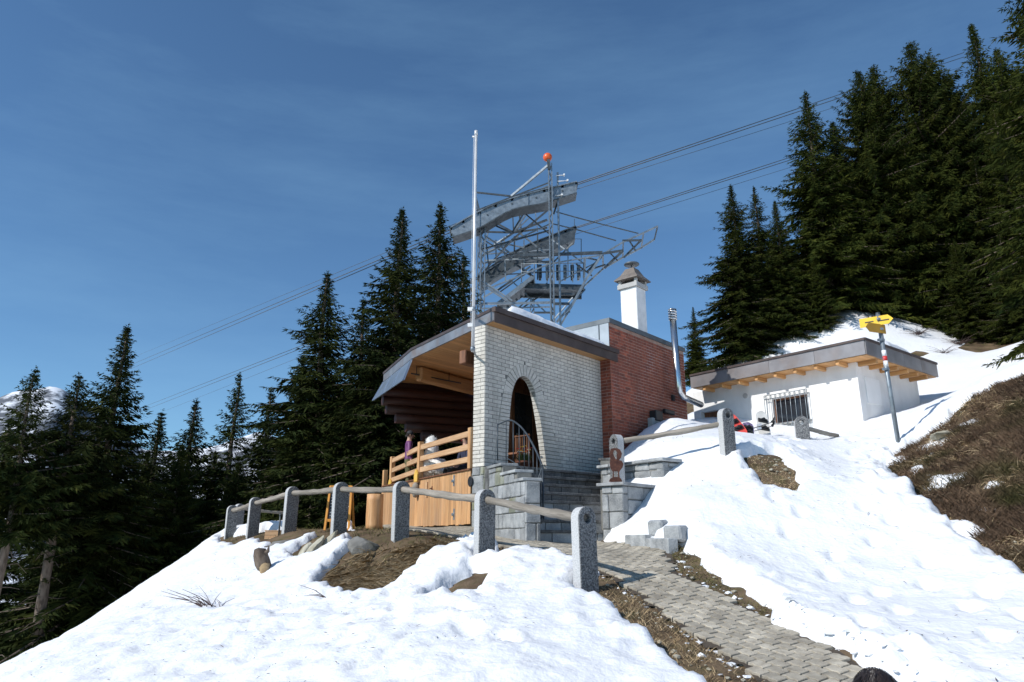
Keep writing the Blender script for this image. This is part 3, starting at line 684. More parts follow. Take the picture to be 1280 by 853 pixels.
mb.prism([B0+NW*.31-U*.0+UP*SOF, B0+NW*.31+U*tl+UP*SOF, PR[1]+UP*SOF, PR[1]-U*tl+UP*SOF], UP*(RTOP-SOF-.03)); mb.put('roof_tongue', m_soffit, roof)
# hanging wind panel at the far end of the eave
t0, t1 = np.array(Q1)-UP*(RTOP-SOF), np.array(Q2)-UP*(RTOP-SOF)
b0, b1 = on_plane(504, 475, Q1+np.array([-.35,-.1,0]), np.cross(t1-t0, UP)), on_plane(466, 501, Q2+np.array([-.35,-.1,0]), np.cross(t1-t0, UP))
mb = MB(); mb.prism([t0, t1, b1, b0], np.array([.03, .01, 0])); mb.put('wind_panel', m_panel, roof)
for f_ in (.0, .33, .66, 1.):
    mb = MB(); mb.bar(t0*(1-f_)+t1*f_+np.array([-.012,-.004,-.01]), b0*(1-f_)+b1*f_+np.array([-.012,-.004,0]), .02, .012); mb.put('panel_seam', m_panel, roof)
# pine beam under the eave with its pale cut end, lamp rail
def hbar(name, p, q, w, h, mat, parent, bevel=.01, r=None):
    p = np.array(p, float); q = np.array(q, float); L = np.linalg.norm(q-p); Mx = frame(p, q-p, np.cross(UP, q-p))
    mb = MB()
    if r: mb.tube([(x, random.uniform(-.008,.008), random.uniform(-.008,.008)) for x in np.linspace(0, L, 9)], [r*random.uniform(.95,1.05) for _ in range(9)], 14)
    else: mb.box((L/2,0,0), (L/2,0,0), (0,w/2,0), (0,0,h/2))
    return mb.put(name, mat, parent, Mx, bevel=0 if r else bevel)
bm0 = at(523, 459, 17.6); bm1 = bm0 + 4.2*np.array([math.sin(R(36)), math.cos(R(36)), 0])
bm0[2] = bm1[2] = SOF-.20
hbar('pine_beam', bm0, bm1, .22, .36, m_soffit, lodge, .04)
rd = at(514, 467, 17.4); mb = MB(); mb.tube([rd, rd+np.array([1.15, 1.15, 0])], .018, 6)
for f_ in (.1, .4, .75): mb.tube([rd+np.array([1.15, 1.15, 0])*f_, rd+np.array([1.15, 1.15, 0])*f_+UP*.22], .01, 6)
mb.put('lamp_rail', m_black, lodge)
# dark log valance at the back of the terrace
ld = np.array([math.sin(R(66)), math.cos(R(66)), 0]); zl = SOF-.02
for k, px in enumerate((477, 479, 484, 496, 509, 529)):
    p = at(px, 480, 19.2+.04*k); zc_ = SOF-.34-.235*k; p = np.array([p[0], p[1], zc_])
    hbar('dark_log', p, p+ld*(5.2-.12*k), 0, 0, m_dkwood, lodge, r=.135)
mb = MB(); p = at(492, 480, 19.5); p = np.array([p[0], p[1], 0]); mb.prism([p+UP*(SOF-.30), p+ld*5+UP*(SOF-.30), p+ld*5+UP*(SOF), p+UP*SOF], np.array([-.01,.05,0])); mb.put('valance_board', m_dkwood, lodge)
# inside the doorway: floor, dark timber back wall, glazed door, lintel beam
mb = MB(); mb.prism([W2(.5,FLOOR-.12,-.275), W2(WL-.05,FLOOR-.12,-.275), W2(WL-.05,FLOOR-.12,-1.34), W2(.9,FLOOR-.12,-1.34)], UP*.11); mb.put('porch_floor', m_step, lodge)
DB = -1.35
mb = MB(); mb.prism([W2(1.35,FLOOR-.005,DB), W2(WL-.02,FLOOR-.005,DB), W2(WL-.02,SOF-.004,DB), W2(1.35,SOF-.004,DB)], -NW*.1); wall_i = mb.put('inner_wall', m_brwood, lodge)
for k in range(11):
    t = 1.36+k*.25
    if 2.35 < t < 3.1: continue
    mb = MB(); mb.box(W2(t+.122, (FLOOR+SOF)/2, DB+.012), U*.118, NW*.012, UP*(SOF-FLOOR-.02)/2); mb.put('wall_plank', m_brwood, wall_i)
mb = MB()
for a, b, c, d in ((2.30,2.40,0,2.1),(3.08,3.18,0,2.1),(2.40,3.08,2.0,2.1),(2.40,3.08,0,.75)): mb.box(W2((a+b)/2, FLOOR+(c+d)/2, DB+.03), U*(b-a)/2, NW*.03, UP*(d-c)/2)
door = mb.put('door', m_brwood, lodge)
mb = MB(); mb.box(W2(2.74, FLOOR+1.375, DB+.02), U*.34, NW*.008, UP*.625); mb.put('door_glass', m_glass, door)
mb = MB(); mb.tube([W2(2.44, FLOOR+1.0, DB+.06), W2(2.44, FLOOR+1.0, DB+.10), W2(2.55, FLOOR+1.0, DB+.10)], .011, 6); mb.put('door_handle', m_stain, door)
hbar('porch_beam', W2(.35, SOF-.45, -1.0), W2(WL-.05, SOF-.45, -1.0), .2, .3, m_brwood, lodge, .02)
# fixtures on the red wall
def RW(px, py): p = on_plane(px, py, C0, NW); return p
p = RW(818, 545); mb = MB(); mb.box(p+NW*.07+UP*-.0, U*.30, NW*.085, UP*.42); mb.put('concrete_box', m_greypl, lodge, bevel=.015)
p = RW(816, 521); mb = MB(); mb.box(p+NW*.10, U*.17, NW*.10, UP*.13); p2_ = RW(830, 516); mb.box(p2_+NW*.14, U*.25, NW*.05, UP*.055); mb.put('vent_box', m_black, lodge, bevel=.015)
p = RW(840, 498); mb = MB(); mb.box(p+NW*.03, U*.06, NW*.03, UP*.08); mb.put('junction_box', m_black, lodge, bevel=.008)
# snow lying on the roof along its edge
def snow_slab(name, poly, z0, h, label, seed, parent=None, step=.06):
    poly2 = np.array([p[:2] for p in poly]); x0, y0 = poly2.min(0); x1, y1 = poly2.max(0)
    gx = np.arange(x0-.1, x1+.2, step); gy = np.arange(y0-.1, y1+.2, step); X, Y = np.meshgrid(gx, gy, indexing='ij')
    sd = poly_sd(X.ravel(), Y.ravel(), poly2) + .05*fbm(X.ravel(), Y.ravel(), .5, 3, seed)
    hh = h*np.sqrt(np.clip(-sd/.16, 0, 1))*(1+.25*fbm(X.ravel(), Y.ravel(), .8, 3, seed+3)); Z = np.where(sd < 0, z0+hh, z0-.02).reshape(X.shape)
    keep = (sd < step*1.2).reshape(X.shape); ny = len(gy); i, j = np.nonzero(keep[:-1,:-1] & keep[1:,1:] & keep[1:,:-1] & keep[:-1,1:]); k = i*ny+j
    if callable(z0): pass
    me = mesh_np(name, np.c_[X.ravel(), Y.ravel(), Z.ravel()], np.c_[k, k+ny, k+ny+1, k+1], True)
    return put(name, me, m_snow, parent, label=label, cat='snow')
snow_slab('roof_snow', [Q0+U*.45-NW*.03, Q5-U*.30-NW*.03, B0-U*.1-NW*1.5, Q3, Q2+np.array([.4,.2,0]), Q1+np.array([1.4,.4,0])], RTOP+.012, .24, 'thick white snow lying on the flat lodge roof', 81)

# ------------------------------------------------------------------ white pole at the roof corner
fp = at(591, 440, 13.55); ft = at(591, 166, 13.55)
pole = thing('flag_pole', (fp[0], fp[1], fp[2]), 'tall slim white flag pole bracketed to the lodge roof corner', 'flag pole')
mb = MB(); mb.tube([fp, (fp[0], fp[1], ft[2]-.05)], [.036, .030], 12); mb.put('pole', m_pole, pole)
mb = MB(); mb.tube([(fp[0], fp[1], ft[2]-.06), (fp[0], fp[1], ft[2]+.04)], .038, 10); mb.tube([(fp[0]-.08, fp[1], ft[2]-.10), (fp[0]+.03, fp[1], ft[2]-.10)], .02, 8); mb.put('pole_cap', m_pole, pole)
for zz in (fp[2]+.06, RTOP-.06):
    mb = MB(); mb.bar((fp[0], fp[1], zz), (S0[0]+.05, S0[1]-.03, zz), .03, .04); mb.tube([(fp[0], fp[1], zz-.04), (fp[0], fp[1], zz+.04)], .048, 10); mb.put('bracket', m_galv, pole)
for py in (352, 332):
    q_ = at(591, py+55, 13.55); mb = MB(); mb.box(q_+np.array([-.05,-.01,0]), (.05,0,0), (0,.03,0), (0,0,.035)); mb.put('cleat', m_white, pole)
mb = MB(); mb.tube([(fp[0]-.055, fp[1]-.01, fp[2]+.5), (fp[0]-.05, fp[1]-.01, ft[2]-.1)], .003, 5); mb.put('halyard', m_white, pole)

# ------------------------------------------------------------------ the plastered house up the slope
HR = at(1080, 424, 17); HZ = HR[2]; HS = HZ-.40
HL = atz(863, 470, HZ); HRr = atz(1170, 465, HZ)
vl = HL-HR; vl[2] = 0; LLn = np.linalg.norm(vl); vl /= LLn; vr = np.array([-vl[1], vl[0], 0])*-1; vr = vr if vr[0] > 0 else -vr
def px_of(p): return 640+FOC*p[0]/(p[1]*math.cos(PITCH)+p[2]*math.sin(PITCH))
LR = max(l for l in np.arange(2, 8, .02) if px_of(HR+vr*l) <= 1170)
nl = -vr; nr = -vl                                           # outward normals of the lit front and of the shaded gable side
OV = .52; H0 = np.array([HR[0], HR[1], 0]) + (vl+vr)*OV
house = thing('plastered_house', (H0[0], H0[1], 2.5), 'low white plastered house with copper edged flat roof up the snowy slope', 'building')
FLn = LLn-OV+.35; RLn = LR-OV-.10
mb = MB()
# front wall with two openings
def HW(px, py): p = on_plane(px, py, H0, nl); return (p-H0) @ vl, p[2]
wx0, wz1 = HW(1009, 492); wx1, wz0 = HW(968, 531); sx0, sz1 = HW(900, 512); sx1, sz0 = HW(877, 530)
def HP(t, z, d=0): return H0 + vl*t + UP*z + nl*d
tc_ = [0, wx0, wx1, sx0, sx1, FLn]; ZB = 1.2
sz1 = min(sz1, HS-.3)
def panel(t0, t1, z0, z1): mb.prism([HP(t0,z0), HP(t1,z0), HP(t1,z1), HP(t0,z1)], -nl*.25)
panel(0, wx0, ZB, HS); panel(wx0, wx1, ZB, wz0); panel(wx0, wx1, wz1, HS); panel(wx1, sx0, ZB, HS); panel(sx0, sx1, sz1, HS); panel(sx0, sx1, ZB, sz0-.6); panel(sx1, FLn, ZB, HS)
mb.put('front_wall', m_plaster, house)
mb = MB(); mb.prism([H0-nl*.252+UP*ZB, H0-nl*.252+vr*(RLn-.25)+UP*ZB, H0-nl*.252+vr*(RLn-.25)+vl*.25+UP*ZB, H0-nl*.252+vl*.25+UP*ZB], UP*(HS-ZB)); mb.put('side_wall', m_plaster, house)
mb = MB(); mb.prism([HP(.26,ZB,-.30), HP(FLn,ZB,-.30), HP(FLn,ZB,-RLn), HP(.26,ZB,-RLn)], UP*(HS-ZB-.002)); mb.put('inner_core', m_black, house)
mb = MB(); mb.box(HP((sx0+sx1)/2, (sz0+sz1)/2-.3, -.20), vl*(sx1-sx0)/2, nl*.02, UP*((sz1-sz0)/2+.3)); mb.put('niche_door', m_brwood, house)
# barred window
win = MB(); win.box(HP((wx0+wx1)/2,(wz0+wz1)/2,-.14), vl*(wx1-wx0)/2, nl*.01, UP*(wz1-wz0)/2); win = win.put('window', m_glass, house)
mb = MB()
for a, b, c, d in ((wx0,wx0+.05,wz0,wz1),(wx1-.05,wx1,wz0,wz1),(wx0+.05,wx1-.05,wz0,wz0+.05),(wx0+.05,wx1-.05,wz1-.05,wz1)): mb.box(HP((a+b)/2,(c+d)/2,-.115), vl*(b-a)/2, nl*.02, UP*(d-c)/2)
mb.put('window_frame', m_brwood, win)
mb = MB(); mb.box(HP((wx0+wx1)/2, wz0-.02, .0), vl*((wx1-wx0)/2+.05), nl*.06, UP*.02); mb.put('window_sill', m_greypl, win)
g0, g1, h0_, h1_ = wx0-.05, wx1+.17, wz0-.10, wz1+.10
for k in range(9):
    t = g0+.06+(g1-g0-.12)*k/8; mb = MB(); mb.tube([HP(t,h0_,.11), HP(t,h1_,.11)], .009, 6)
    for zz in (h0_+.05, h1_-.05):
        c = HP(t, zz, .11); mb.tube([c+vl*.035*math.cos(a)+UP*.035*math.sin(a) for a in np.linspace(0, 2*math.pi, 9)], .007, 5, False)
    mb.put('grille_bar', m_galv, win)
mb = MB()
for zz in (h0_, h0_+.10, h1_-.10, h1_): mb.tube([HP(g0,zz,.11), HP(g1,zz,.11)], .010, 6)
for t in (g0, g1):
    mb.tube([HP(t,h0_,.11), HP(t,h1_,.11)], .010, 6)
    for zz in (h0_+.1, h1_-.1): mb.tube([HP(t,zz,-.02), HP(t,zz,.11)], .010, 6)
mb.put('grille_frame', m_galv, win)
vt, vz = HW(932, 495); mb = MB(); mb.tube([HP(vt,vz,-.02), HP(vt,vz,.03)], .075, 16); mb.put('vent', m_greypl, house)
def HSd(px, py): p = on_plane(px, py, H0, nr); return (p-H0) @ vr, p[2]
a0, c1 = HSd(1080, 471); a1, c0 = HSd(1102, 508)
mb = MB(); mb.box(H0+vr*(a0+a1)/2+UP*(c0+c1)/2+nr*.012, vr*(a1-a0)/2, nr*.012, UP*(c1-c0)/2); mb.put('white_shutter', m_white, house)
# roof of the house
def HQ(a, b, z): return np.array([HR[0], HR[1], 0]) + vl*a + vr*b + UP*z
mb = MB(); mb.prism([HQ(.0,.0,HS+.03), HQ(LLn,.0,HS+.03), HQ(LLn,LR,HS+.03), HQ(0,LR,HS+.03)], UP*.35); hroof = mb.put('roof', m_zincd, house)
def strip_h(a, b, z0, z1, mat, name, out=.0):
    d = (b-a)/np.linalg.norm(b-a); n = np.array([d[1], -d[0], 0]); n = n if n @ (a+b) < 0 else -n
    mb = MB(); mb.prism([a-n*.02+UP*(z0-a[2]), b-n*.02+UP*(z0-b[2]), b+n*(.02+out)+UP*(z0-b[2]), a+n*(.02+out)+UP*(z0-a[2])], UP*(z1-z0)); mb.put(name, mat, hroof)
for k in range(4):
    f0, f1 = k/4, (k+1)/4
    strip_h(HQ(LLn*f0+.004,0,0), HQ(LLn*f1-.004,0,0), HS+.02, HZ-.03, m_copper, 'fascia'); strip_h(HQ(0,LR*f0+.004,0), HQ(0,LR*f1-.004,0), HS+.02, HZ-.03, m_copper, 'fascia')
strip_h(HQ(-.03,0,0), HQ(LLn,0,0), HZ-.028, HZ+.03, m_fasciab, 'roof_edge_strip', .03); strip_h(HQ(0,-.03,0), HQ(0,LR,0), HZ-.028, HZ+.03, m_fasciab, 'roof_edge_strip', .03)
# eave boards and rafter tails
for k in range(int(LLn/.13)):
    a = k*.13; mb = MB(); Mx = frame(HQ(a+.065,.0,HS+.012), vr, vl); mb.box((OV/2+.02,0,0), (OV/2-.005,0,0), (0,.063,0), (0,0,.008)); mb.put('soffit_board', m_soffit, hroof, Mx)
for k in range(int((LR-OV)/.13)):
    a = OV+.05+k*.13; mb = MB(); Mx = frame(HQ(0,a+.065,HS+.012), vl, vr); mb.box((OV/2+.02,0,0), (OV/2-.005,0,0), (0,.063,0), (0,0,.008)); mb.put('soffit_board', m_soffit, hroof, Mx)
for k in range(9):
    a = OV+.25+k*.58
    if a < LLn-.1: hbar('rafter_tail', HQ(a,.06,HS-.05), HQ(a,OV+.05,HS-.05), .09, .10, m_soffit, hroof, .006)
for k in range(7):
    a = OV+.15+k*.58
    if a < LR-.1: hbar('rafter_tail', HQ(.06,a,HS-.05), HQ(OV+.05,a,HS-.05), .09, .10, m_soffit, hroof, .006)
snow_slab('roof_snow', [HQ(.5,.9,0), HQ(LLn-.5,1.4,0), HQ(LLn-.5,LR-.2,0), HQ(.25,LR-.4,0), HQ(.14,LR*.45,0), HQ(.3,LR*.35,0)], HZ+.0, .34, 'deep snow left on the roof of the plastered house', 91)
# stainless flue pipe
q0 = at(841, 399, 18.7); q1 = at(848, 483, 18.7); q2 = at(853, 496, 18.75); q3 = at(876, 506, 20.6)
fl = thing('flue_pipe', q3, 'bent shiny stainless steel flue pipe before the red brick wall', 'pipe')
mb = MB(); mb.tube([q0, q1, q1*.5+q2*.5+np.array([-.02,0,-.02]), q2, q2*.85+q3*.15, q3], .088, 14); mb.put('pipe', m_stain, fl)
mb = MB()
for k in range(4): mb.lathe(q0+UP*(-.02+.07*k), [(.06,0),(.115,.0),(.115,.035),(.075,.055),(.06,.055)], 16)
mb.lathe(q0+UP*.26, [(.115,0),(.115,.01),(.03,.05),(0,.052)], 16); mb.put('rain_cap', m_stain, fl)
for f_ in (.35, .8):
    c = q0*(1-f_)+q1*f_; mb = MB(); mb.tube([c-UP*.03, c+UP*.03], .082, 14); tgt = c - NW*((c-C0) @ NW); mb.bar(c, tgt, .025); mb.put('clamp', m_stain, fl)

# ------------------------------------------------------------------ timber terrace left of the corner
TB0 = np.array([S0[0]-.02, S0[1]+.02, 0]); T1 = atz(510, 603, 1.33); T1[2] = 0; dT = (T1-TB0)/np.linalg.norm(T1-TB0); T2 = TB0 + dT*5.25
nT = np.array([-dT[1], dT[0], 0]); nT = nT if nT @ np.array([-1,-1,0]) > 0 else -nT
TZ0, TZ1 = .30, 1.33
terr = thing('timber_terrace', (*TB0[:2], .2), 'raised larch plank terrace with three bar railing beside the white brick corner', 'terrace')
mb = MB(); mb.prism([TB0-nT*.04+UP*.98, T2-nT*.04+UP*.98, T2-nT*2.6+np.array([0,0,.98]), TB0-nT*2.0+UP*.98], UP*.08); mb.put('terrace_floor', m_board, terr)
k = 0; t = .01
while t < 5.2:
    w = random.choice((.115, .13, .145, .12)); z0 = TZ0 + random.uniform(-.012, .012) + (.0 if t > 1 else .0)
    mb = MB(); mb.box((w/2-.003, 0, (TZ1-z0)/2), (w/2-.003,0,0), (0,.014,0), (0,0,(TZ1-z0)/2))
    mb.put('board', m_board, terr, frame(TB0+dT*t+nT*random.uniform(0,.006)+UP*z0, dT, np.cross(UP, dT)), bevel=.004); t += w
for z_ in (TZ0+.2, TZ1-.2): hbar('ledger', TB0-nT*.05+UP*z_, T2-nT*.05+UP*z_, .05, .1, m_brwood, terr)
hbar('cap_board', TB0+nT*.0+UP*(TZ1+.015), T2+UP*(TZ1+.015), .10, .03, m_brwood, terr, .004)
def TP(px, py, d=.02): return on_plane(px, py, TB0+nT*d, nT)
for py in (601, 643):
    c = TP(567.5, py); mb = MB(); mb.box(c, dT*.035, nT*.004, UP*.11); mb.box(c+dT*.06, dT*.06, nT*.005, UP*.025); mb.tube([c-UP*.05+nT*.008, c+UP*.05+nT*.008], .012, 8); mb.put('hinge', m_galv, terr)
c = TP(540, 611); mb = MB(); mb.tube([c, c+nT*.05, c+nT*.05-dT*.12], .012, 6); mb.box(c, dT*.03, nT*.004, UP*.05); mb.put('latch', m_rust, terr)
c = TP(534, 612); mb = MB(); mb.box(c+nT*.01, dT*.035, nT*.016, UP*.16); mb.put('door_stile', m_beamw, terr)
c = TP(587.5, 602, .022); mb = MB(); mb.tube([c-nT*.004, c+nT*.002], .10, 24); mb.put('dark_hole_disc', m_black, terr)  # flat black disc stands in for the shade inside a round hole
# railing: posts and bars
P0 = TB0+dT*.06-nT*.02; P1 = atz(526, 556, 2.13); P1[2] = 0; P2 = atz(491, 574, 2.11); P2[2] = 0; P3 = P2 + (P2-P1)*.14+np.array([-.12,.1,0])
for p, z1, z0 in ((P0, 2.17, TZ1+.03), (P1, 2.19, TZ1-.05), (P2, 2.17, TZ1-.05), (P3, 1.86, .5)):
    mb = MB(); mb.box((0,0,(z1-z0)/2), (.058,0,0), (0,.058,0), (0,0,(z1-z0)/2)); mb.put('rail_post', m_logpale, terr, frame(p+UP*z0, dT, np.cross(UP, dT)), bevel=.008)
for a, b in ((P0, P1), (P1, P2)):
    for z_ in (1.55, 1.80, 2.06): hbar('rail_bar', a+UP*z_+nT*.0, b+UP*z_, .06, .115, m_beamw, terr, .006)
def TZp(px, py, ref): return on_plane(px, py, ref+nT*.07, nT)
for (px, py, ref) in ((521, 595, P1), (488, 606, P2)):
    c = TZp(px, py, ref); s = .11
    mb = MB(); mb.prism([c+dT*x*s+UP*y*s for x, y in ((-.8,-1.2),(.9,-1.2),(1.,.2),(.5,1.1),(-.2,1.3),(-.9,.3))], nT*.03); mb.put('ochre_plaque', m_ochre, terr)
for (px, py, ref) in ((519.5, 613, P1), (484, 616, P2)):
    c = TZp(px, py, ref); mb = MB(); mb.lathe(c, [(0,-.17),(.05,-.15),(.085,-.06),(.09,.04),(.07,.13),(.03,.17),(0,.175)], 12); mb.put('hanging_wood_float', m_rail, terr)
for px in (500, 560, 585, 489):
    c = TP(px, 650, -.25); mb = MB(); z_ = gz(c[0], c[1]); mb.abox(c[0]-.06, c[0]+.06, c[1]-.06, c[1]+.06, z_-.1, .99); mb.put('support_post', m_brwood, terr)
c = TP(543, 658, -.2); mb = MB(); mb.lathe((c[0], c[1], gz(c[0], c[1])+.02), [(0,0),(.07,.0),(.09,.06),(.05,.09),(0,.095)], 9); mb.put('yellow_bowl', m_yellow, label='small bright yellow bowl on the ground under the plank terrace', cat='bowl')

# ------------------------------------------------------------------ stairs, fanning from the path up to the doorway
stair = thing('stone_staircase', (.9, 12.2, 0), 'worn dark grey stone steps rising from the path to the arched doorway', 'staircase')
NS = 8; Ls = [np.array([.25,11.93,0])*(1-f)+np.array([-.36,13.72,0])*f for f in np.linspace(0,1,NS+1)]
Rs = [np.array([1.60,12.33,0])*(1-f)+np.array([2.10,16.15,0])*f for f in np.linspace(0,1,NS+1)]; RI = FLOOR/NS
for i in range(NS):
    zt = RI*(i+1)-.004; z0 = RI*i-.05
    a, b = Ls[i], Rs[i]; a2, b2 = (Ls[i+1], Rs[i+1]) if i < NS-1 else (W2(.02,0,.0)*np.array([1,1,0]), W2(WL-.12,0,.0)*np.array([1,1,0]))
    e = (b-a)/np.linalg.norm(b-a); fr = np.array([e[1],-e[0],0]); back = .06
    # riser of squared stones
    L = np.linalg.norm(b-a); t = 0; cuts = [0]
    while cuts[-1] < L: cuts.append(cuts[-1]+random.uniform(.28,.5))
    cuts[-1] = L
    if L-cuts[-2] < .12 and len(cuts) > 2: cuts.pop(-2)
    for s0, s1 in zip(cuts[:-1], cuts[1:]):
        me = block_mesh('riser_stone', s1-s0-.010, .14, zt-z0-.05, .006, .003); me.materials.append(m_granite_l if i < 4 else m_step)
        put('riser_stone', me, None, stair, frame(a+e*(s0+s1)/2+UP*((z0+zt-.05)/2)-fr*(.075+random.uniform(0,.008)), e, -fr, (0,0,1)))
    q_ = [a+fr*.018, b+fr*.018, b2-fr*back*0+(b2-b)*.12, a2+(a2-a)*.12] if i < NS-1 else [a+fr*.018, b+fr*.018, b2, a2]
    tr = MB(); tr.prism([p+UP*(zt-.05) for p in q_], UP*.05); tr.put('tread', m_step, stair, bevel=.006)
    tr = MB(); tr.prism([p*np.array([1,1,0])+UP*(z0-.25) for p in (a-fr*.15, b-fr*.15, b2, a2)], UP*(zt-.052-z0+.25)); tr.put('step_core', m_step, stair)
# low stone cheek on the left, capped in three steps
LD = (Ls[0]-np.array([A0[0]+.02, A0[1]-.02, 0])); LLg = np.linalg.norm(LD); LD /= LLg; LN = np.array([LD[1], -LD[0], 0]); LN = LN if LN[0] < 0 else -LN
LO = np.array([A0[0]+.02, A0[1]-.02, 0])
cheek = thing('stair_cheek_wall', (*LO[:2], 0), 'short stepped side wall of squared light grey stones left of the stairs', 'wall')
def CK(px, py): p = on_plane(px, py, LO+LN*.14, LN); return (p-LO) @ LD, p[2]
tops = []
for (xa, xb, y_) in ((612,628,581), (628,646,589), (646,656,598)):
    ta, tb = CK(xa, y_)[0], CK(xb, y_)[0]; tops.append((max(ta, .02), tb, CK((xa+xb)/2, y_)[1]))
def ck_top(t):
    for a, b, z_ in tops:
        if t <= b: return z_-.05
    return tops[-1][2]-.05
CL = tops[-1][1]+.05
for a, b, z_ in tops:
    mb = MB(); mb.prism([LO+LD*a-LN*.12+UP*-.2, LO+LD*b-LN*.12+UP*-.2, LO+LD*b+LN*.13+UP*-.2, LO+LD*a+LN*.13+UP*-.2], UP*(z_-.055+.2)); core_ = mb.put('wall_core', m_mortar, cheek)
    mb = MB(); mb.prism([LO+LD*(a-.03)-LN*.16+UP*(z_-.05), LO+LD*(b-.0)-LN*.16+UP*(z_-.05), LO+LD*(b-.0)+LN*.18+UP*(z_-.05), LO+LD*(a-.03)+LN*.18+UP*(z_-.05)], UP*.05); mb.put('cap_stone', m_granite_l, cheek, bevel=.008)
ta_ = tops[0][0]
stones(core_, LO+LD*ta_+LN*.14, LD, LN, tops[-1][1]-ta_, -.03, lambda t: min(ck_top(t+ta_-.12), ck_top(t+ta_+.12)), (.16,.27), [m_granite_l, m_granite_l, m_granite_l, m_moss], wmin=.2, wmax=.42, proud=.015, rough=.006)
stones(core_, LO+LD*tops[-1][1]-LN*.12, LN, LD, .26, -.03, tops[-1][2]-.06, (.2,.32), m_granite_l, wmin=.2, wmax=.3, proud=.03)

# ------------------------------------------------------------------ wrought iron handrail
rail = thing('stair_handrail', (.2, 12.1, 0), 'curved wrought iron handrail with thin bars on the stone stairs', 'handrail')
hp = [at(*q) for q in ((622,531,13.75),(637,525.5,13.6),(648,531,13.35),(657,541,13.1),(665,554,12.85),(672,568,12.6),(678,583,12.35))]
lowp = [at(*q) for q in ((678,583,12.35),(679,600,12.28),(674,622,12.2),(668,640,12.1),(662,655,12.02))]
def smooth_pts(P, n=4):
    P = np.array(P); out = []
    for i in range(len(P)-1):
        p0, p1, p2, p3 = P[max(i-1,0)], P[i], P[i+1], P[min(i+2,len(P)-1)]
        for k in range(n):
            t = k/n; out.append(.5*((2*p1)+(-p0+p2)*t+(2*p0-5*p1+4*p2-p3)*t*t+(-p0+3*p1-3*p2+p3)*t**3))
    return out+[P[-1]]
mb = MB(); mb.tube(smooth_pts(hp), .017, 8); mb.put('handrail', m_iron, rail)
mb = MB(); mb.tube([hp[0], at(622,576,13.75)], .014, 6); mb.put('rail_post', m_iron, rail)
mb = MB(); mb.tube([lowp[0], at(679,618,12.32), at(679,648,12.3)], .018, 6); mb.put('rail_post', m_iron, rail)
mb = MB(); mb.tube([at(662,606,12.35), at(662,668,12.0)], .018, 6); mb.put('rail_post', m_iron, rail)
for f_ in np.linspace(.12, .93, 8):
    i = f_*(len(hp)-1); j = int(i); p = hp[j]*(1-(i-j))+hp[j+1]*(i-j); mb = MB(); zb = p[2]-.80; mb.tube([p, (p[0], p[1], zb)], .009, 5); mb.put('baluster', m_iron, rail)
for f_ in (0, .2, .4, .6, .8, 1):
    p = at(662+17*f_, 612-4*f_, 12.3); mb = MB(); mb.tube([p, (p[0], p[1], p[2]-.70+.12*f_)], .011, 5); mb.put('baluster', m_iron, rail)
mb = MB(); mb.tube(smooth_pts([at(632,572,13.6), at(645,580,13.3), at(657,592,13.0), at(667,606,12.6), at(671,622,12.4)]), .011, 6)
mb.tube(smooth_pts([at(678,583,12.35), at(672,600,12.35), at(664,607,12.35), at(661,610,12.35)]), .012, 6); mb.tube([at(661,640,12.1), at(678,640,12.3)], .010, 5); mb.put('lower_rail', m_iron, rail)

# ------------------------------------------------------------------ stone pillar and retaining wall right of the stairs
K = at(781, 678, 12.0); K[2] = 0; KZ = at(781, 603, 12.0)[2]
pil = thing('stone_pillar', (K[0], K[1], 0), 'squared grey stone pillar at the foot of the stairs carrying the rusty bird', 'pillar')
KL, KD = 1.1, .46
mb = MB(); mb.prism([K-NW*.03+U*.03+UP*-.2, K+U*KL-NW*.03+UP*-.2, K+U*KL-NW*KD+UP*-.2, K-NW*KD+U*.03+UP*-.2], UP*(KZ+.2-.05)); pc = mb.put('pillar_core', m_mortar, pil)
stones(pc, K, -NW, -U, .42, -.12, KZ-.05, (.22,.30), m_granite_l, wmin=.22, wmax=.4, proud=.0, rough=.008, bev=.015)
stones(pc, K+U*.16, U, NW, KL-.16, -.12, KZ-.05, (.22,.30), m_granite_l, wmin=.3, wmax=.5, proud=.0, rough=.008, bev=.015)
mb = MB(); mb.prism([K+NW*.05-U*.05+UP*(KZ-.048), K+U*(KL+.0)+NW*.05+UP*(KZ-.048), K+U*KL-NW*(KD+.03)+UP*(KZ-.048), K-U*.05-NW*(KD+.03)+UP*(KZ-.048)], UP*.052); mb.put('cap_slab', m_granite_l, pil, bevel=.008)
K2 = at(830, 607, 12.85); K2 = np.array([K2[0], K2[1], 0]); K2Z = at(830, 573, 12.85)[2]; KB = KZ+.01
E2 = atz(751, 582, K2Z); E2[2] = 0; eD = (E2-K2)/np.linalg.norm(E2-K2); eN = np.array([eD[1],-eD[0],0]); eN = eN if eN[0] < 0 else -eN; eL = np.linalg.norm(E2-K2)
ret = thing('retaining_wall', (*K2[:2], KB), 'low capped wall of rough light grey stones above the pillar beside the snow', 'wall')
mb = MB(); mb.prism([K2-eN*.02+eD*.02+UP*-.1, E2-eN*.02+UP*-.1, E2-eN*.45+UP*-.1, K2-eN*.45+eD*.02+UP*-.1], UP*(K2Z-.06+.1)); rc = mb.put('wall_core', m_mortar, ret)
stones(rc, K2, eD, eN, eL, .15, K2Z-.055, (.22,.36), m_granite_l, wmin=.26, wmax=.5, proud=.0, rough=.018, bev=.02)
stones(rc, K2, -eN, -eD, .42, KB-.25, K2Z-.055, (.22,.36), m_granite_l, wmin=.3, wmax=.45, proud=.0, rough=.012, bev=.02)
seg = 5
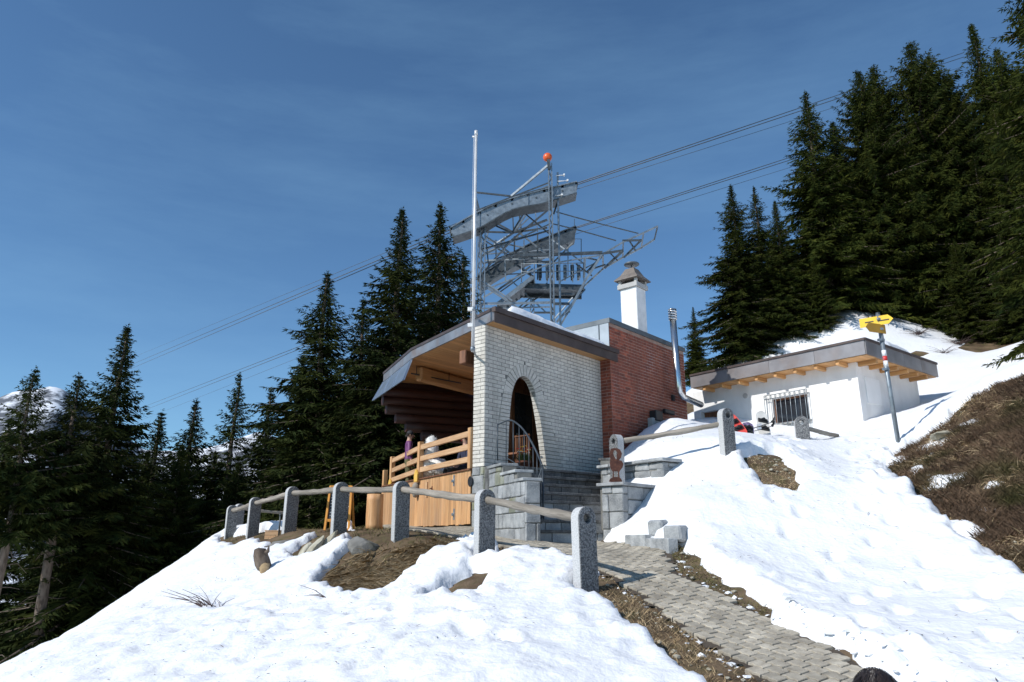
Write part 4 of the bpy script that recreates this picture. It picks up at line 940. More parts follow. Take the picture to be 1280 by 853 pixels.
for i in range(seg):
    a, b = -.06+(eL+.12)*i/seg+.004, -.06+(eL+.12)*(i+1)/seg-.004; z_ = K2Z-.052+random.uniform(-.008,.008)
    mb = MB(); mb.prism([K2+eD*a+eN*(.06+random.uniform(0,.03))+UP*z_, K2+eD*b+eN*(.06+random.uniform(0,.03))+UP*z_, K2+eD*b-eN*.46+UP*z_, K2+eD*a-eN*.46+UP*z_], UP*.055); mb.put('cap_stone', m_granite_l, ret, bevel=.01)
# return of the wall along the stair head
RE = np.array([2.32, 16.72, 0]); rD = (RE-E2)/np.linalg.norm(RE-E2); rN = np.array([-rD[1], rD[0], 0]); rLn = np.linalg.norm(RE-E2)
mb = MB(); mb.prism([E2+UP*-.1, RE+UP*-.1, RE-rN*.3+UP*-.1, E2-rN*.3+UP*-.1], UP*(FLOOR+.12+.1)); rc2 = mb.put('wall_core', m_mortar, ret)
stones(rc2, E2, rD, rN, rLn, .3, FLOOR+.11, (.22,.34), m_step, wmin=.3, wmax=.5, proud=.012)
mb = MB(); mb.prism([E2+rN*.05+UP*(FLOOR+.123), RE+rN*.05+UP*(FLOOR+.123), RE-rN*.33+UP*(FLOOR+.123), E2-rN*.33+UP*(FLOOR+.123)], UP*.05); mb.put('cap_stone', m_step, ret, bevel=.01)
# kerb and two loose blocks
kerb = thing('kerb', (*sight_ground(810, 686)[:2], -.1), 'two dressed grey kerb stones at the foot of the stone pillar', 'kerb')
ka = sight_ground(781, 682); kb = sight_ground(836, 693); kd = (kb-ka)*np.array([1,1,0]); kl = np.linalg.norm(kd); kd /= kl; kn = np.array([-kd[1], kd[0], 0])
for i in range(2):
    me = block_mesh('kerb_stone', kl/2-.012, .16, .30, .012, .004); me.materials.append(m_granite_l); c = ka*(1-(i+.5)/2)+kb*(i+.5)/2
    put('kerb_stone', me, None, kerb, frame(c+kn*.08+UP*.03, kd, kn, (0,0,1)))
for (px, py, s, lab) in ((824, 668, (.26,.24,.22), 'loose pale granite block half sunk in snow behind the kerb'), (846, 676, (.28,.26,.22), 'loose speckled granite block beside bare earth at the kerb end')):
    p = sight_ground(px, py+8); me = block_mesh('granite_block', *s, .03, .018); me.materials.append(m_granite_l)
    put('granite_block', me, None, None, frame((p[0], p[1], p[2]+.17), (math.cos(px), math.sin(px), .08), (-math.sin(px), math.cos(px), .05)), label=lab, cat='stone block')

# ------------------------------------------------------------------ granite posts and rails
def post_mesh(h, w=.27, th=.15, r=.052):
    hc = h-w/2; n = 24; V = []; mb = MB()
    ang_ = [2*math.pi*k/n for k in range(n)]
    outer_ = []
    for a in ang_:
        c, s = math.cos(a), math.sin(a)
        if s >= -1e-6: outer_.append((w/2*c, hc+w/2*s))
        else:
            k_ = min((w/2)/max(abs(c), 1e-6), (w/2)/max(abs(s), 1e-6)); outer_.append((k_*c, hc+k_*s))
    hole = [(r*math.cos(a), hc+r*math.sin(a)) for a in ang_]
    for y in (-th/2, th/2): V += [(x, y, z) for x, z in outer_] + [(x, y, z) for x, z in hole]
    Fc = []
    for k in range(n):
        k2 = (k+1) % n
        Fc.append((k, k2, n+k2, n+k)); Fc.append((2*n+k2, 2*n+k, 3*n+k, 3*n+k2))
        Fc.append((n+k, n+k2, 3*n+k2, 3*n+k))
        if math.sin((ang_[k]+ang_[k]+2*math.pi/n)/2) > 0 or (abs(abs(outer_[k][0])-w/2) < 1e-5 and abs(abs(outer_[k2][0])-w/2) < 1e-5): Fc.append((k2, k, 2*n+k, 2*n+k2))
    mb.add(V, Fc)
    zb = hc-w/2; mb.abox(-w/2, w/2, -th/2, th/2, -.35, zb)
    me = mb.mesh('granite_post')
    bm = bmesh.new(); bm.from_mesh(me); bmesh.ops.remove_doubles(bm, verts=bm.verts[:], dist=1e-4)
    dead = [f for f in bm.faces if len(f.verts) == 4 and all(abs(v.co.z-zb) < 1e-4 for v in f.verts)]
    bmesh.ops.delete(bm, geom=dead, context='FACES_ONLY')
    ed = [e for e in bm.edges if len(e.link_faces) == 2 and e.calc_face_angle(0) > .6]
    bmesh.ops.bevel(bm, geom=ed, offset=.009, segments=1, affect='EDGES', clamp_overlap=True)
    bmesh.ops.recalc_face_normals(bm, faces=bm.faces[:]); 
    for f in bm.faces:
        if abs(f.normal.y) < .5 and (Vector((f.calc_center_median().x, f.calc_center_median().z-hc)).length > r+.03): f.material_index = 1  # narrow sides and top rim get the granite coloured as sunlit
    bm.to_mesh(me); bm.free(); me.materials.append(m_granite); me.materials.append(m_granite_lit); return me
PST = [(733,740,8.6,.94),(605,705,10.3,1.0),(500,672,12.4,.92),(423,667,14.2,.96),(361,666,15.8,.96),(315,671,17.8,.92),(287,673,19.5,.84)]
pos = [at(a, b, c) for a, b, c, h in PST]
fence = thing('post_and_rail_fence', pos[2], 'fence of seven round topped granite posts with weathered wooden rails along the path', 'fence')
tops_ = []
for i, (p, q_) in enumerate(zip(pos, PST)):
    a = pos[max(i-1, 0)]; b = pos[min(i+1, len(pos)-1)]; d = (b-a)*np.array([1,1,0]); d /= np.linalg.norm(d)
    if i in (2, 3): d = d*.8 + np.array([-.2,.45,0])*.5; d /= np.linalg.norm(d)
    h = q_[3]; tl = [random.uniform(-.02,.02) for _ in range(2)]
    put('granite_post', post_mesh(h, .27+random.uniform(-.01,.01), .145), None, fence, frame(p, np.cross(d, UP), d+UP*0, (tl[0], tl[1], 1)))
    tops_.append(p+UP*(h-.135))
def wood_rail(p, q, r, parent, sag=.012, name='rail'):
    L = np.linalg.norm(q-p); Mx = frame(p, q-p, np.cross(UP, q-p)); n = 14; mb = MB()
    xs = np.linspace(0, L, n); ys = np.cumsum([random.uniform(-.014,.014) for _ in xs]); ys -= np.linspace(ys[0], ys[-1], n); zz = -sag*np.sin(xs/L*math.pi)+np.array([random.uniform(-.006,.006) for _ in xs])
    mb.tube([(x, y, z) for x, y, z in zip(xs, ys, zz)], [r*random.uniform(.86,1.12) for _ in xs], 12, wob=.08); mb.put(name, m_rail, parent, Mx)
for a, b in zip(tops_[:-1], tops_[1:]):
    d = (b-a)/np.linalg.norm(b-a); wood_rail(a+d*(.02 if a is tops_[0] else -.06), b+d*.06, .054, fence)
p8 = at(296, 668, 21.6); f2 = thing('end_fence_post', p8, 'farthest granite post half hidden behind the last post of the path fence', 'fence')
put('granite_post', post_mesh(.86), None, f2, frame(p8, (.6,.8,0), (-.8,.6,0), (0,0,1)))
wood_rail(p8+UP*.74, p8+UP*.60+np.array([1.4,1.1,0]), .045, f2)

UPS = [(772,598,13.35,.80,(.9,.45)),(911,577,13.0,.96,(.45,-.9)),(1005,560,15.0,.66,(-.25,-.97))]
up_p = [at(a, b, c) for a, b, c, h, d in UPS]
fen2 = thing('upper_fence', up_p[1], 'three granite posts with one pole rail standing in the snow above the stone wall', 'fence')
for p, (a, b, c, h, d) in zip(up_p, UPS):
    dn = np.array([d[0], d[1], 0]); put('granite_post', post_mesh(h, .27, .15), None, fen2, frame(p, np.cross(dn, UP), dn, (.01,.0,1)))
ra = up_p[0]+UP*(UPS[0][3]-.13); rb_ = up_p[1]+UP*(UPS[1][3]-.27); d = (rb_-ra)/np.linalg.norm(rb_-ra)
wood_rail(ra+d*.04, rb_+d*.05, .05, fen2, .02)
wood_rail(up_p[2]+UP*.42+np.array([.1,.05,0]), at(1047, 545, 15.6), .045, fen2)

# ------------------------------------------------------------------ rusty bird cut-out on the pillar
bp = atz(770, 604, KZ+.006); BS = .0133
prof = [(752.5,0)] 
def bird_pt(px, py): return on_plane(px, py, bp, np.array([.25,-.97,0]))
outl = [(761.5,602.5),(762.5,599),(766,597),(766.2,590),(763.5,586),(762.5,580),(763,573),(761.5,568),(764,561),(767.5,560.2),(771,560.4),(775,562),(777.5,567),(776.5,572),(774,575.5),(777,576),(779.5,580),(778,585),(775,588.5),(774,591),(774.6,597),(777,599.5),(778,602.5)]
hole_ = [(767.2,589.5),(767.4,596.5),(773.0,596.5),(772.6,589.5)]; eye = [(767.6,563.5),(766.4,566.5),(768,571),(770.6,575.2),(771.4,571.5),(770.8,569),(772,566.5),(770,563.2)]
bird = thing('metal_bird', bp, 'rusty sheet metal bird figure on the stone pillar cap', 'sculpture')
bm = bmesh.new(); loops = []
for loop in (outl, hole_, eye):
    vs = [bm.verts.new(bird_pt(*q)) for q in loop]; loops += [bm.edges.new((vs[i], vs[(i+1) % len(vs)])) for i in range(len(vs))]
bmesh.ops.triangle_fill(bm, edges=loops, use_beauty=True)
r_ = bmesh.ops.extrude_face_region(bm, geom=bm.faces[:]); bmesh.ops.translate(bm, verts=[v for v in r_['geom'] if isinstance(v, bmesh.types.BMVert)], vec=(-.25*.012,.97*.012,0))
bmesh.ops.recalc_face_normals(bm, faces=bm.faces[:]); me = bpy.data.meshes.new('silhouette'); bm.to_mesh(me); bm.free()
put('silhouette', me, m_rust, bird)
mb = MB(); mb.box(bp+np.array([0,.02,.006]), (.11,0,0), (0,.05,0), (0,0,.006)); mb.put('foot_plate', m_rust, bird)

# ------------------------------------------------------------------ waymark post
sp0 = at(1125, 563, 14); st = at(1097, 392, 14)
sgn = thing('waymark_post', sp0, 'leaning grey steel waymark post with yellow arrow signs beside the heather bank', 'signpost')
mb = MB(); mb.tube([sp0-UP*.4, (st[0], st[1], st[2])], .042, 12); mb.put('pole', m_galv, sgn)
mb = MB(); mb.lathe((st[0], st[1], st[2]), [(.044,-.02),(.044,.01),(0,.025)], 12); mb.put('pole_cap', m_galvd, sgn)
sd_ = np.array([-.79,.61,0]); sn_ = np.array([-.61,-.79,0])
def sign(px_l, px_r, py, tip_right, mat, name, ofs):
    c0 = at(1099.5, py, 14)+sn_*ofs; r0 = ray(px_l, py); r1 = ray(px_r, py)
    tl = None
    def t_of(px): 
        p = on_plane(px, py, c0, sn_); return (p-c0) @ sd_
    a, b = t_of(px_r), t_of(px_l); hh = .095
    if tip_right: pl = [(a,0),(a+.09,hh),(b,hh),(b,-hh),(a+.09,-hh)]
    else: pl = [(b,0),(b-.09,hh),(a,hh),(a,-hh),(b-.09,-hh)]
    mb = MB(); mb.prism([c0+sd_*t+UP*z_ for t, z_ in pl], -sn_*.012); o = mb.put(name, mat, sgn)
    return c0, a, b, o
c0, a, b, o = sign(1074, 1117, 401.5, True, m_yellow, 'arrow_sign', .05)
for k, (f0, f1, zz) in enumerate(((.12,.46,-.008),(.58,.84,.0))):
    mb = MB(); mb.box(c0+sd_*(a*(1-(f0+f1)/2)+b*(f0+f1)/2)+UP*zz+sn_*.004, sd_*(b-a)*(f1-f0)/2, sn_*.002, UP*.012); mb.put('sign_lettering', m_black, o)
sd_k = sd_; sd_ = np.array([-.93,-.37,0]); sn_ = np.array([.37,-.93,0]); sign(1083, 1107, 412, False, m_signbk, 'arrow_sign', .05); sd_ = sd_k
for y0, y1, m_ in ((440,447.5,m_white),(447.5,453.5,m_red),(453.5,461,m_white)):
    f = lambda y: sp0*(1-(563-y)/171)+np.array([st[0], st[1], st[2]])*((563-y)/171)
    mb = MB(); mb.tube([f(y1), f(y0)], .0445, 14); mb.put('waymark_band', m_, sgn)
for y_, dx in ((427,-.06),(464,-.06),(400,.0),(413,0.)):
    c = sp0*(1-(563-y_)/171)+st*((563-y_)/171); mb = MB(); mb.tube([c-UP*.025, c+UP*.025], .052, 12); mb.box(c+np.array([dx,-.03,0]), (.035,0,0), (0,.03,0), (0,0,.022)); mb.put('clamp', m_galv, sgn)

# ------------------------------------------------------------------ chalkboard, log seat, crate
cb = at(406, 660, 15.2); cz = gz(cb[0], cb[1])+.03; board = thing('chalkboard_stand', (cb[0]+.25, cb[1], cz), 'dark chalkboard in an orange wooden stand behind the path fence', 'chalkboard')
bx = cb[0]; wz = at(406, 607, 15.2)[2]; bw = at(437, 640, 15.2)[0]-bx; hh = wz-cz; tilt = .14
for s in (0, 1):
    mb = MB(); x = bx+s*bw; mb.bar((x, cb[1], cz), (x+(.03 if s == 0 else -.02), cb[1]+tilt, wz), .055, .04); mb.put('stile', m_orwood, board)
    mb = MB(); mb.bar((x, cb[1]+.5, cz), (x+(.03 if s == 0 else -.02), cb[1]+tilt+.04, wz-.05), .045, .03); mb.put('back_leg', m_orwood, board)
for f_ in (.98, .22):
    mb = MB(); mb.bar((bx+.03, cb[1]+tilt*f_, cz+hh*f_), (bx+bw-.03, cb[1]+tilt*f_, cz+hh*f_), .04, .055); mb.put('cross_bar', m_orwood, board)
mb = MB(); mb.prism([(bx+.04, cb[1]+tilt*.25, cz+hh*.26), (bx+bw-.04, cb[1]+tilt*.25, cz+hh*.26), (bx+bw-.04, cb[1]+tilt*.95, cz+hh*.95), (bx+.04, cb[1]+tilt*.95, cz+hh*.95)], (0,.015,0)); sl = mb.put('slate', m_slate, board)
for k in range(9):
    f_ = .33+.066*k; mb = MB(); x = bx+.07; L_ = random.uniform(.25,.38)
    while x < bx+.07+L_:
        w = random.uniform(.02,.05); y = cb[1]+tilt*f_-.003; mb.box((x+w/2, y, cz+hh*f_), (w/2,0,0), (0,.001,0), (0,0,.006)); x += w+.012
    mb.put('chalk_line', m_chalk, sl)
lg = at(467.5, 657, 15.5); lz = gz(lg[0], lg[1]); mb = MB()
lt = at(467.5, 618, 15.5)[2]; mb.tube([(0,0,z_) for z_ in np.linspace(0, lt-lz, 7)], [.185,.180,.178,.176,.175,.174,.172], 20, wob=.015)
logs = put('upright_log', mb.mesh('upright_log'), m_logpale, None, Matrix.Translation((lg[0], lg[1], lz)), label='upright peeled log standing beside the plank terrace', cat='log')
cr = at(343, 660, 17.2); crate = thing('wooden_crate', (cr[0], cr[1], gz(cr[0], cr[1])), 'small flat wooden crate on the ground behind the fence posts', 'crate')
z_ = gz(cr[0], cr[1])
for k in range(2):
    mb = MB(); mb.abox(cr[0]-.16, cr[0]+.16, cr[1]-.15, cr[1]-.13, z_+.02+.09*k, z_+.10+.09*k); mb.put('slat', m_beamw, crate)
    mb = MB(); mb.abox(cr[0]-.16, cr[0]-.14, cr[1]-.13, cr[1]+.15, z_+.02+.09*k, z_+.10+.09*k); mb.put('slat', m_beamw, crate)
mb = MB(); mb.abox(cr[0]-.17, cr[0]+.17, cr[1]-.155, cr[1]+.15, z_+.195, z_+.215); mb.put('lid', m_beamw, crate)
q_ = at(349, 662, 17.0); mb = MB(); mb.tube([(q_[0], q_[1], q_[2]-.2), (q_[0], q_[1], at(349, 642, 17)[2])], .02, 8); mb.tube([(q_[0], q_[1], q_[2]+.30), (q_[0], q_[1], q_[2]+.33)], .028, 8)
put('iron_stake', mb.mesh('iron_stake'), m_galvd, label='thin dark iron stake beside the small wooden crate', cat='stake')

# ------------------------------------------------------------------ cableway tower beyond the lodge
tb = at(690, 400, 30.6)
tower = thing('cableway_tower', (tb[0], tb[1]+2, gz(tb[0], tb[1])), 'grey lattice steel cableway tower with curved rope saddles behind the lodge roof', 'tower')
DN, DF = 31.0, 36.0
def member(name, pts, w, mat=None, h=None, rnd=False):
    mb = MB(); P = [at(*p) for p in pts]
    for a, b in zip(P[:-1], P[1:]):
        if rnd: mb.tube([a, b], w/2, 8)
        else: mb.bar(a, b, w, h or w)
    return mb.put(name, mat or m_galv, tower)
def saddle(name, top, bot, d, half, mat):
    T = smooth_pts([at(x, y, d) for x, y in top]); Bt = smooth_pts([at(x, y, d) for x, y in bot]); n = len(T)
    for s in (-1, 1):
        mb = MB()
        for i in range(n-1): mb.prism([T[i]+np.array([0,s*half,0]), T[i+1]+np.array([0,s*half,0]), Bt[i+1]+np.array([0,s*half,0]), Bt[i]+np.array([0,s*half,0])], (0,.03,0))
        web = mb.put(name+'_web', mat, tower)
        if s == -1:
            for i in range(2, n-1, 3):
                c = T[i]*.55+Bt[i]*.45+np.array([0,-half-.02,0]); mb = MB(); mb.tube([c, c+np.array([0,.03,0])], .045, 8); mb.put('bolt_hole', m_galvd, web)
            for i in range(4, n-1, 6):
                mb = MB(); mb.bar(T[i]+np.array([0,-half-.015,0]), Bt[i]+np.array([0,-half-.015,0]), .05, .02); mb.put('stiffener', mat, web)
    for P, nm in ((T, '_top_flange'), (Bt, '_bottom_flange')):
        mb = MB()
        for i in range(n-1): mb.bar(P[i], P[i+1]+(P[i+1]-P[i])*.02, 2*half+.14, .05)
        mb.put(name+nm, m_galvd if 'bottom' in nm else mat, tower)
    mb = MB()
    for i in range(0, n, 2): mb.bar(T[i]*.9+Bt[i]*.1+np.array([0,-half,0]), T[i]*.9+Bt[i]*.1+np.array([0,half,0]), .12, .12)
    mb.put(name+'_diaphragm', m_galvd, tower)
saddle('near_saddle', [(564,289),(600,268.5),(640,252.5),(680,241.5),(720,232)], [(566,301),(600,289),(640,267),(680,258.5),(720,246)], DN, .34, m_galv)
saddle('far_saddle', [(598,348),(630,325),(660,309),(690,297),(719,286)], [(600,362),(630,343),(660,329),(690,316),(718,302)], DF, .30, m_galvd)
def column(px, py0, d, w, name='column', lattice=True):
    top = at(px, py0, d); z0 = gz(top[0], top[1])-.5
    if not lattice:
        mb = MB(); mb.bar((top[0], top[1], z0), top, w); mb.put(name, m_galv, tower); return top
    for sx in (-1, 1):
        for sy in (-1, 1):
            mb = MB(); mb.bar((top[0]+sx*w/2, top[1]+sy*w/2, z0), (top[0]+sx*w/2, top[1]+sy*w/2, top[2]), .045); mb.put(name, m_galv, tower)
    for sy in (-1, 1):
        mb = MB(); z = z0; k = 0
        while z < top[2]-.3:
            mb.bar((top[0]-w/2*(1 if k % 2 else -1), top[1]+sy*w/2, z), (top[0]+w/2*(1 if k % 2 else -1), top[1]+sy*w/2, z+.3), .028); z += .3; k += 1
        mb.put('lacing', m_galvd, tower)
    return top
column(687.5, 205, 30.5, .15); column(604, 268, 31.0, .20); column(600, 290, 36.0, .20); column(665, 345, 36.0, .18); column(690, 300, 36.2, .16)
column(697, 216, 30.7, .09, 'antenna_mast', False)
bc = at(684.5, 197, 30.5); mb = MB()
n_ = 14; mb.lathe(bc, [(.215*math.sin(math.pi*k/n_), -.215*math.cos(math.pi*k/n_)) for k in range(n_+1)], 20); mb.put('warning_ball', m_orange, tower)
member('ball_mount', [(685.5,200,30.4),(686.5,212,30.4)], .14, m_galvd)
N, Fd = DN, DF
segs = [ # (points, width, dark)
 ([(593,240.5,N),(639,245.5,N)],.09,1),([(639,245.5,N),(685,207,30.5)],.12,0),([(594,243,N),(600,266,N)],.09,1),([(594,243,N),(597,266,Fd-2)],.08,1),
 ([(594,264,N+.6),(685,229,N+.6)],.07,1),([(598,267,N+.3),(685,233,N+.3)],.07,0),([(604,262,N-.4),(640,246,N-.4),(686,234,N-.4)],.05,1),
 ([(642,291,33),(622,280,33)],.10,1),([(642,291,33),(684,275,33)],.12,1),([(642,291,33),(658.5,267,33)],.10,0),([(642,291,33),(641,270,33)],.08,1),([(642,291,33),(606,290,33)],.10,1),
 ([(642,291,33),(684,285,33)],.10,1),([(642,291,33),(626,302,33)],.10,1),([(642,291,33),(608,312,34)],.10,0),([(642,291,33),(662,272,33)],.07,0),([(640,300,33),(686,262,33)],.10,1),
 ([(602,312,32),(688,288,32)],.09,1),([(602,320,32),(688,280,32)],.08,0),([(604,330,34),(686,300,34)],.08,1),([(610,300,34),(655,310,34)],.08,0),([(600,290,N),(600,318,Fd)],.10,1),
 ([(606,295,N),(640,318,Fd)],.09,0),([(640,300,N),(604,340,Fd)],.09,1),([(650,292,33),(688,322,33)],.09,0),([(643,296,33),(643,330,35)],.10,1),([(643,330,35),(604,357,35)],.10,1),
 ([(643,330,35),(666,346,35)],.14,1),([(643,330,35),(687,327,35)],.10,1),([(644,318,33),(688,330,33)],.10,1),([(650,320,N),(753,316,N)],.16,1),
 ([(600,365,N),(687,330,N),(752,319,N)],.07,0),([(604,357,N),(660,393,N)],.09,0),([(600,350,N),(660,396,N)],.06,0),([(600,380,N),(687,378.5,N)],.12,0),([(600,386,N+1),(687,384,N+1)],.08,0),
 ([(602,359,33),(645,331,33)],.08,1),([(629,387,33),(660,366,33)],.08,1),([(652,386,33),(687,362,33)],.08,1),([(623,380,N+.5),(666,347,N+.5)],.22,0),([(621,364,N+.5),(663,333.5,N+.5)],.09,1),
 ([(626,392,N+2),(668,352,N+2)],.20,0),([(624,366,N+2),(666,336,N+2)],.07,1),([(645,364,33),(687,366,33)],.10,1),([(668,391,N),(690,391,N)],.10,1),([(692,368,N),(718,368,N)],.12,1),([(692,380,N),(712,380,N)],.14,1),
 ([(696,403,N),(717,378,N),(731,352,N),(752,319,N)],.13,0),([(700.5,407,N+1.2),(729,359,N+1.2),(754,336,N+1.2),(778.5,322,N+1.2),(801.5,310,N+1.2),(818,299.5,N+1.2)],.10,0),
 ([(752,319,N),(778.5,303,N),(805,291,N),(822,283,N)],.09,0),([(822,283,N),(818,299.5,N+1.2)],.07,1),([(779,303,N),(778.5,322,N+1.2)],.08,0),([(804.5,291,N),(801.5,310,N+1.2)],.08,0),([(753.5,319,N),(754,336,N+1.2)],.10,0),
 ([(778.5,314,N+.6),(756,335,N+.6)],.14,1),([(802,300,N+.6),(780,322,N+.6)],.11,1),([(754,317,N),(778,313.5,N)],.12,1),([(778,301,N),(802,300.5,N)],.10,1),([(731,322,N+1),(730,347,N+1)],.14,0),([(731,322,N+1),(749,326,N+1)],.08,1),
 ([(734,340,N+.6),(752,321,N)],.10,1),([(720,374,N),(731,362,N+1.2)],.09,1),([(704,394,N),(712,390,N+1.2)],.08,1),
 ([(695,265,30.7),(720,272,30.8),(752,280.5,N),(798,292,N)],.055,1),([(691,280,30.7),(720,287,30.8),(770,301,N)],.055,1),([(697,253,30.7),(692,268,N)],.08,1),
 ([(710,297,Fd),(710,345,Fd)],.06,1),([(726.5,299,Fd),(726.5,330,Fd)],.05,1),([(718,286,Fd),(718,274,Fd)],.04,1),([(710,299,Fd),(726.5,299,Fd)],.03,1)]
for P, w, dk in segs: member('brace', P, w*.78, m_galvd if dk else m_galv)
rgt = np.random.default_rng(4)
for (x0, y0, x1, y1, dd) in ((604,300,640,322,33.5),(604,318,648,296,34.5),(606,340,650,312,35.5),(610,330,686,305,31.2),(604,352,640,376,31),(604,372,640,352,33),(640,352,684,392,33),(640,392,684,354,35),(608,305,612,345,32),(620,300,620,340,34),(630,296,632,352,33),(655,300,655,345,34),(672,292,672,350,33),(690,300,730,330,33),(690,330,716,304,34),(692,400,716,372,32),(700,352,742,330,31.6),(604,275,640,292,31.8),(650,262,686,292,32),(660,258,640,291,32),(612,285,600,322,33.5),(606,318,688,312,35),(606,326,688,322,33.5),(604,345,690,340,34.5),(648,258,652,292,34),(668,254,672,290,34),(612,276,690,262,34.5),(720,330,740,345,31.8),(735,338,757,331,31.5),(760,314,772,326,31.6),(786,300,794,313,31.6)):
    member('brace', [(x0,y0,dd),(x1,y1,dd+rgt.uniform(-.8,.8))], rgt.uniform(.045,.075), m_galvd if rgt.random() < .6 else m_galv)
for dpx in range(8):                                     # treads of the service stair
    f_ = dpx/7; a_ = at(624+41*f_, 380-32*f_, 31.5); mb = MB(); mb.bar(a_, a_+np.array([0,1.5,0]), .22, .03); mb.put('stair_tread', m_galvd, tower)
# platform with roller gear
pa, pb_ = at(640, 352, 31.5), at(731, 354, 31.5)
mb = MB(); mb.bar(pa+np.array([.4,1,0]), pb_+np.array([0,1,0]), 1.3, .10); mb.put('platform', m_galvd, tower)
for dy in (.35, 1.65):
    mb = MB(); mb.bar(pa+np.array([.4,dy,-.12]), pb_+np.array([0,dy,-.12]), .10, .22); mb.put('platform_beam', m_galvd, tower)
for k, px in enumerate((652, 668, 684, 700, 716, 730)):
    mb = MB(); p = at(px, 353, 31.4); mb.tube([p, p+UP*.95], .025, 6); mb.put('guard_post', m_galv, tower)
for yy in (330, 340): member('guard_rail', [(652,yy,31.4),(731,yy-1,31.4)], .04, m_galv, rnd=True)
for k, px in enumerate((675, 684, 697, 706, 715, 723)):
    mb = MB(); p = at(px, 352, 33.0); r = .24
    mb.tube([p+UP*.05, p+UP*.75], .06, 8)
    for z_ in (.2, .42, .64): mb.tube([p+np.array([-.08,-.25,z_]), p+np.array([.08,-.25,z_])], .13, 10)
    mb.put('roller_battery', m_galv if k % 2 else m_galvd, tower)
for px in (699, 707):
    mb = MB(); p = at(px, 361, 33.0); mb.tube([p+np.array([-.18,0,.1]), p+np.array([-.08,0,-.06]), p+np.array([.08,0,-.06]), p+np.array([.18,0,.1])], .03, 6); mb.tube([p, p+UP*-.15], .02, 5); mb.put('hook', m_galvd, tower)
# antennas on the mast
for (px, py, dx) in ((697, 220, .3), (700, 227, .35), (697, 245, .2)):
    mb = MB(); p = at(px, py, 30.6); mb.tube([p-np.array([.1,0,0]), p+np.array([dx,0,.04])], .02, 6); mb.tube([p+np.array([dx,-.08,.04]), p+np.array([dx,.08,.04])], .045, 8); mb.put('aerial', m_white, tower)

# ------------------------------------------------------------------ ropes
def rope(label, pts, r=.023, name='track_rope'):
    P = [at(*p) for p in pts]; c = P[len(P)//2]; mb = MB()
    for a, b in zip(P[:-1], P[1:]): mb.tube([a, b], r, 6)
    mb.put(name, m_cable, label=label, cat='cable')
rope('upper steel rope of the near cableway track', [(130,470.5,170),(566,286,31.0-.12),(600,267,DN-.12),(640,251,DN-.12),(680,240,DN-.12),(720,229.5,DN-.12),(1205,66,42)])
rope('lower steel rope of the near cableway track', [(130,475.5,170),(566,289.5,DN+.18),(600,268.5,DN+.18),(640,252,DN+.18),(680,241,DN+.18),(720,231.5,DN+.18),(1205,71.5,42)])
rope('upper steel rope of the far cableway track', [(130,528,190),(598,346.5,DF-.12),(630,323.5,DF-.12),(660,307.5,DF-.12),(690,295.5,DF-.12),(719,284.5,DF-.12),(1205,126,47)])
rope('lower steel rope of the far cableway track', [(130,533,190),(598,348.5,DF+.18),(630,325,DF+.18),(660,309,DF+.18),(690,297,DF+.18),(719,286,DF+.18),(1205,131,47)])
rope('thin hauling rope hanging beside the near cableway track', [(130,462,170),(571,279,DN),(720,237,DN),(1205,83,42)], .012, 'haul_rope')
rope('thin hauling rope hanging beside the far cableway track', [(130,544,190),(598,358,DF),(719,293,DF),(1205,142,47)], .012, 'haul_rope')

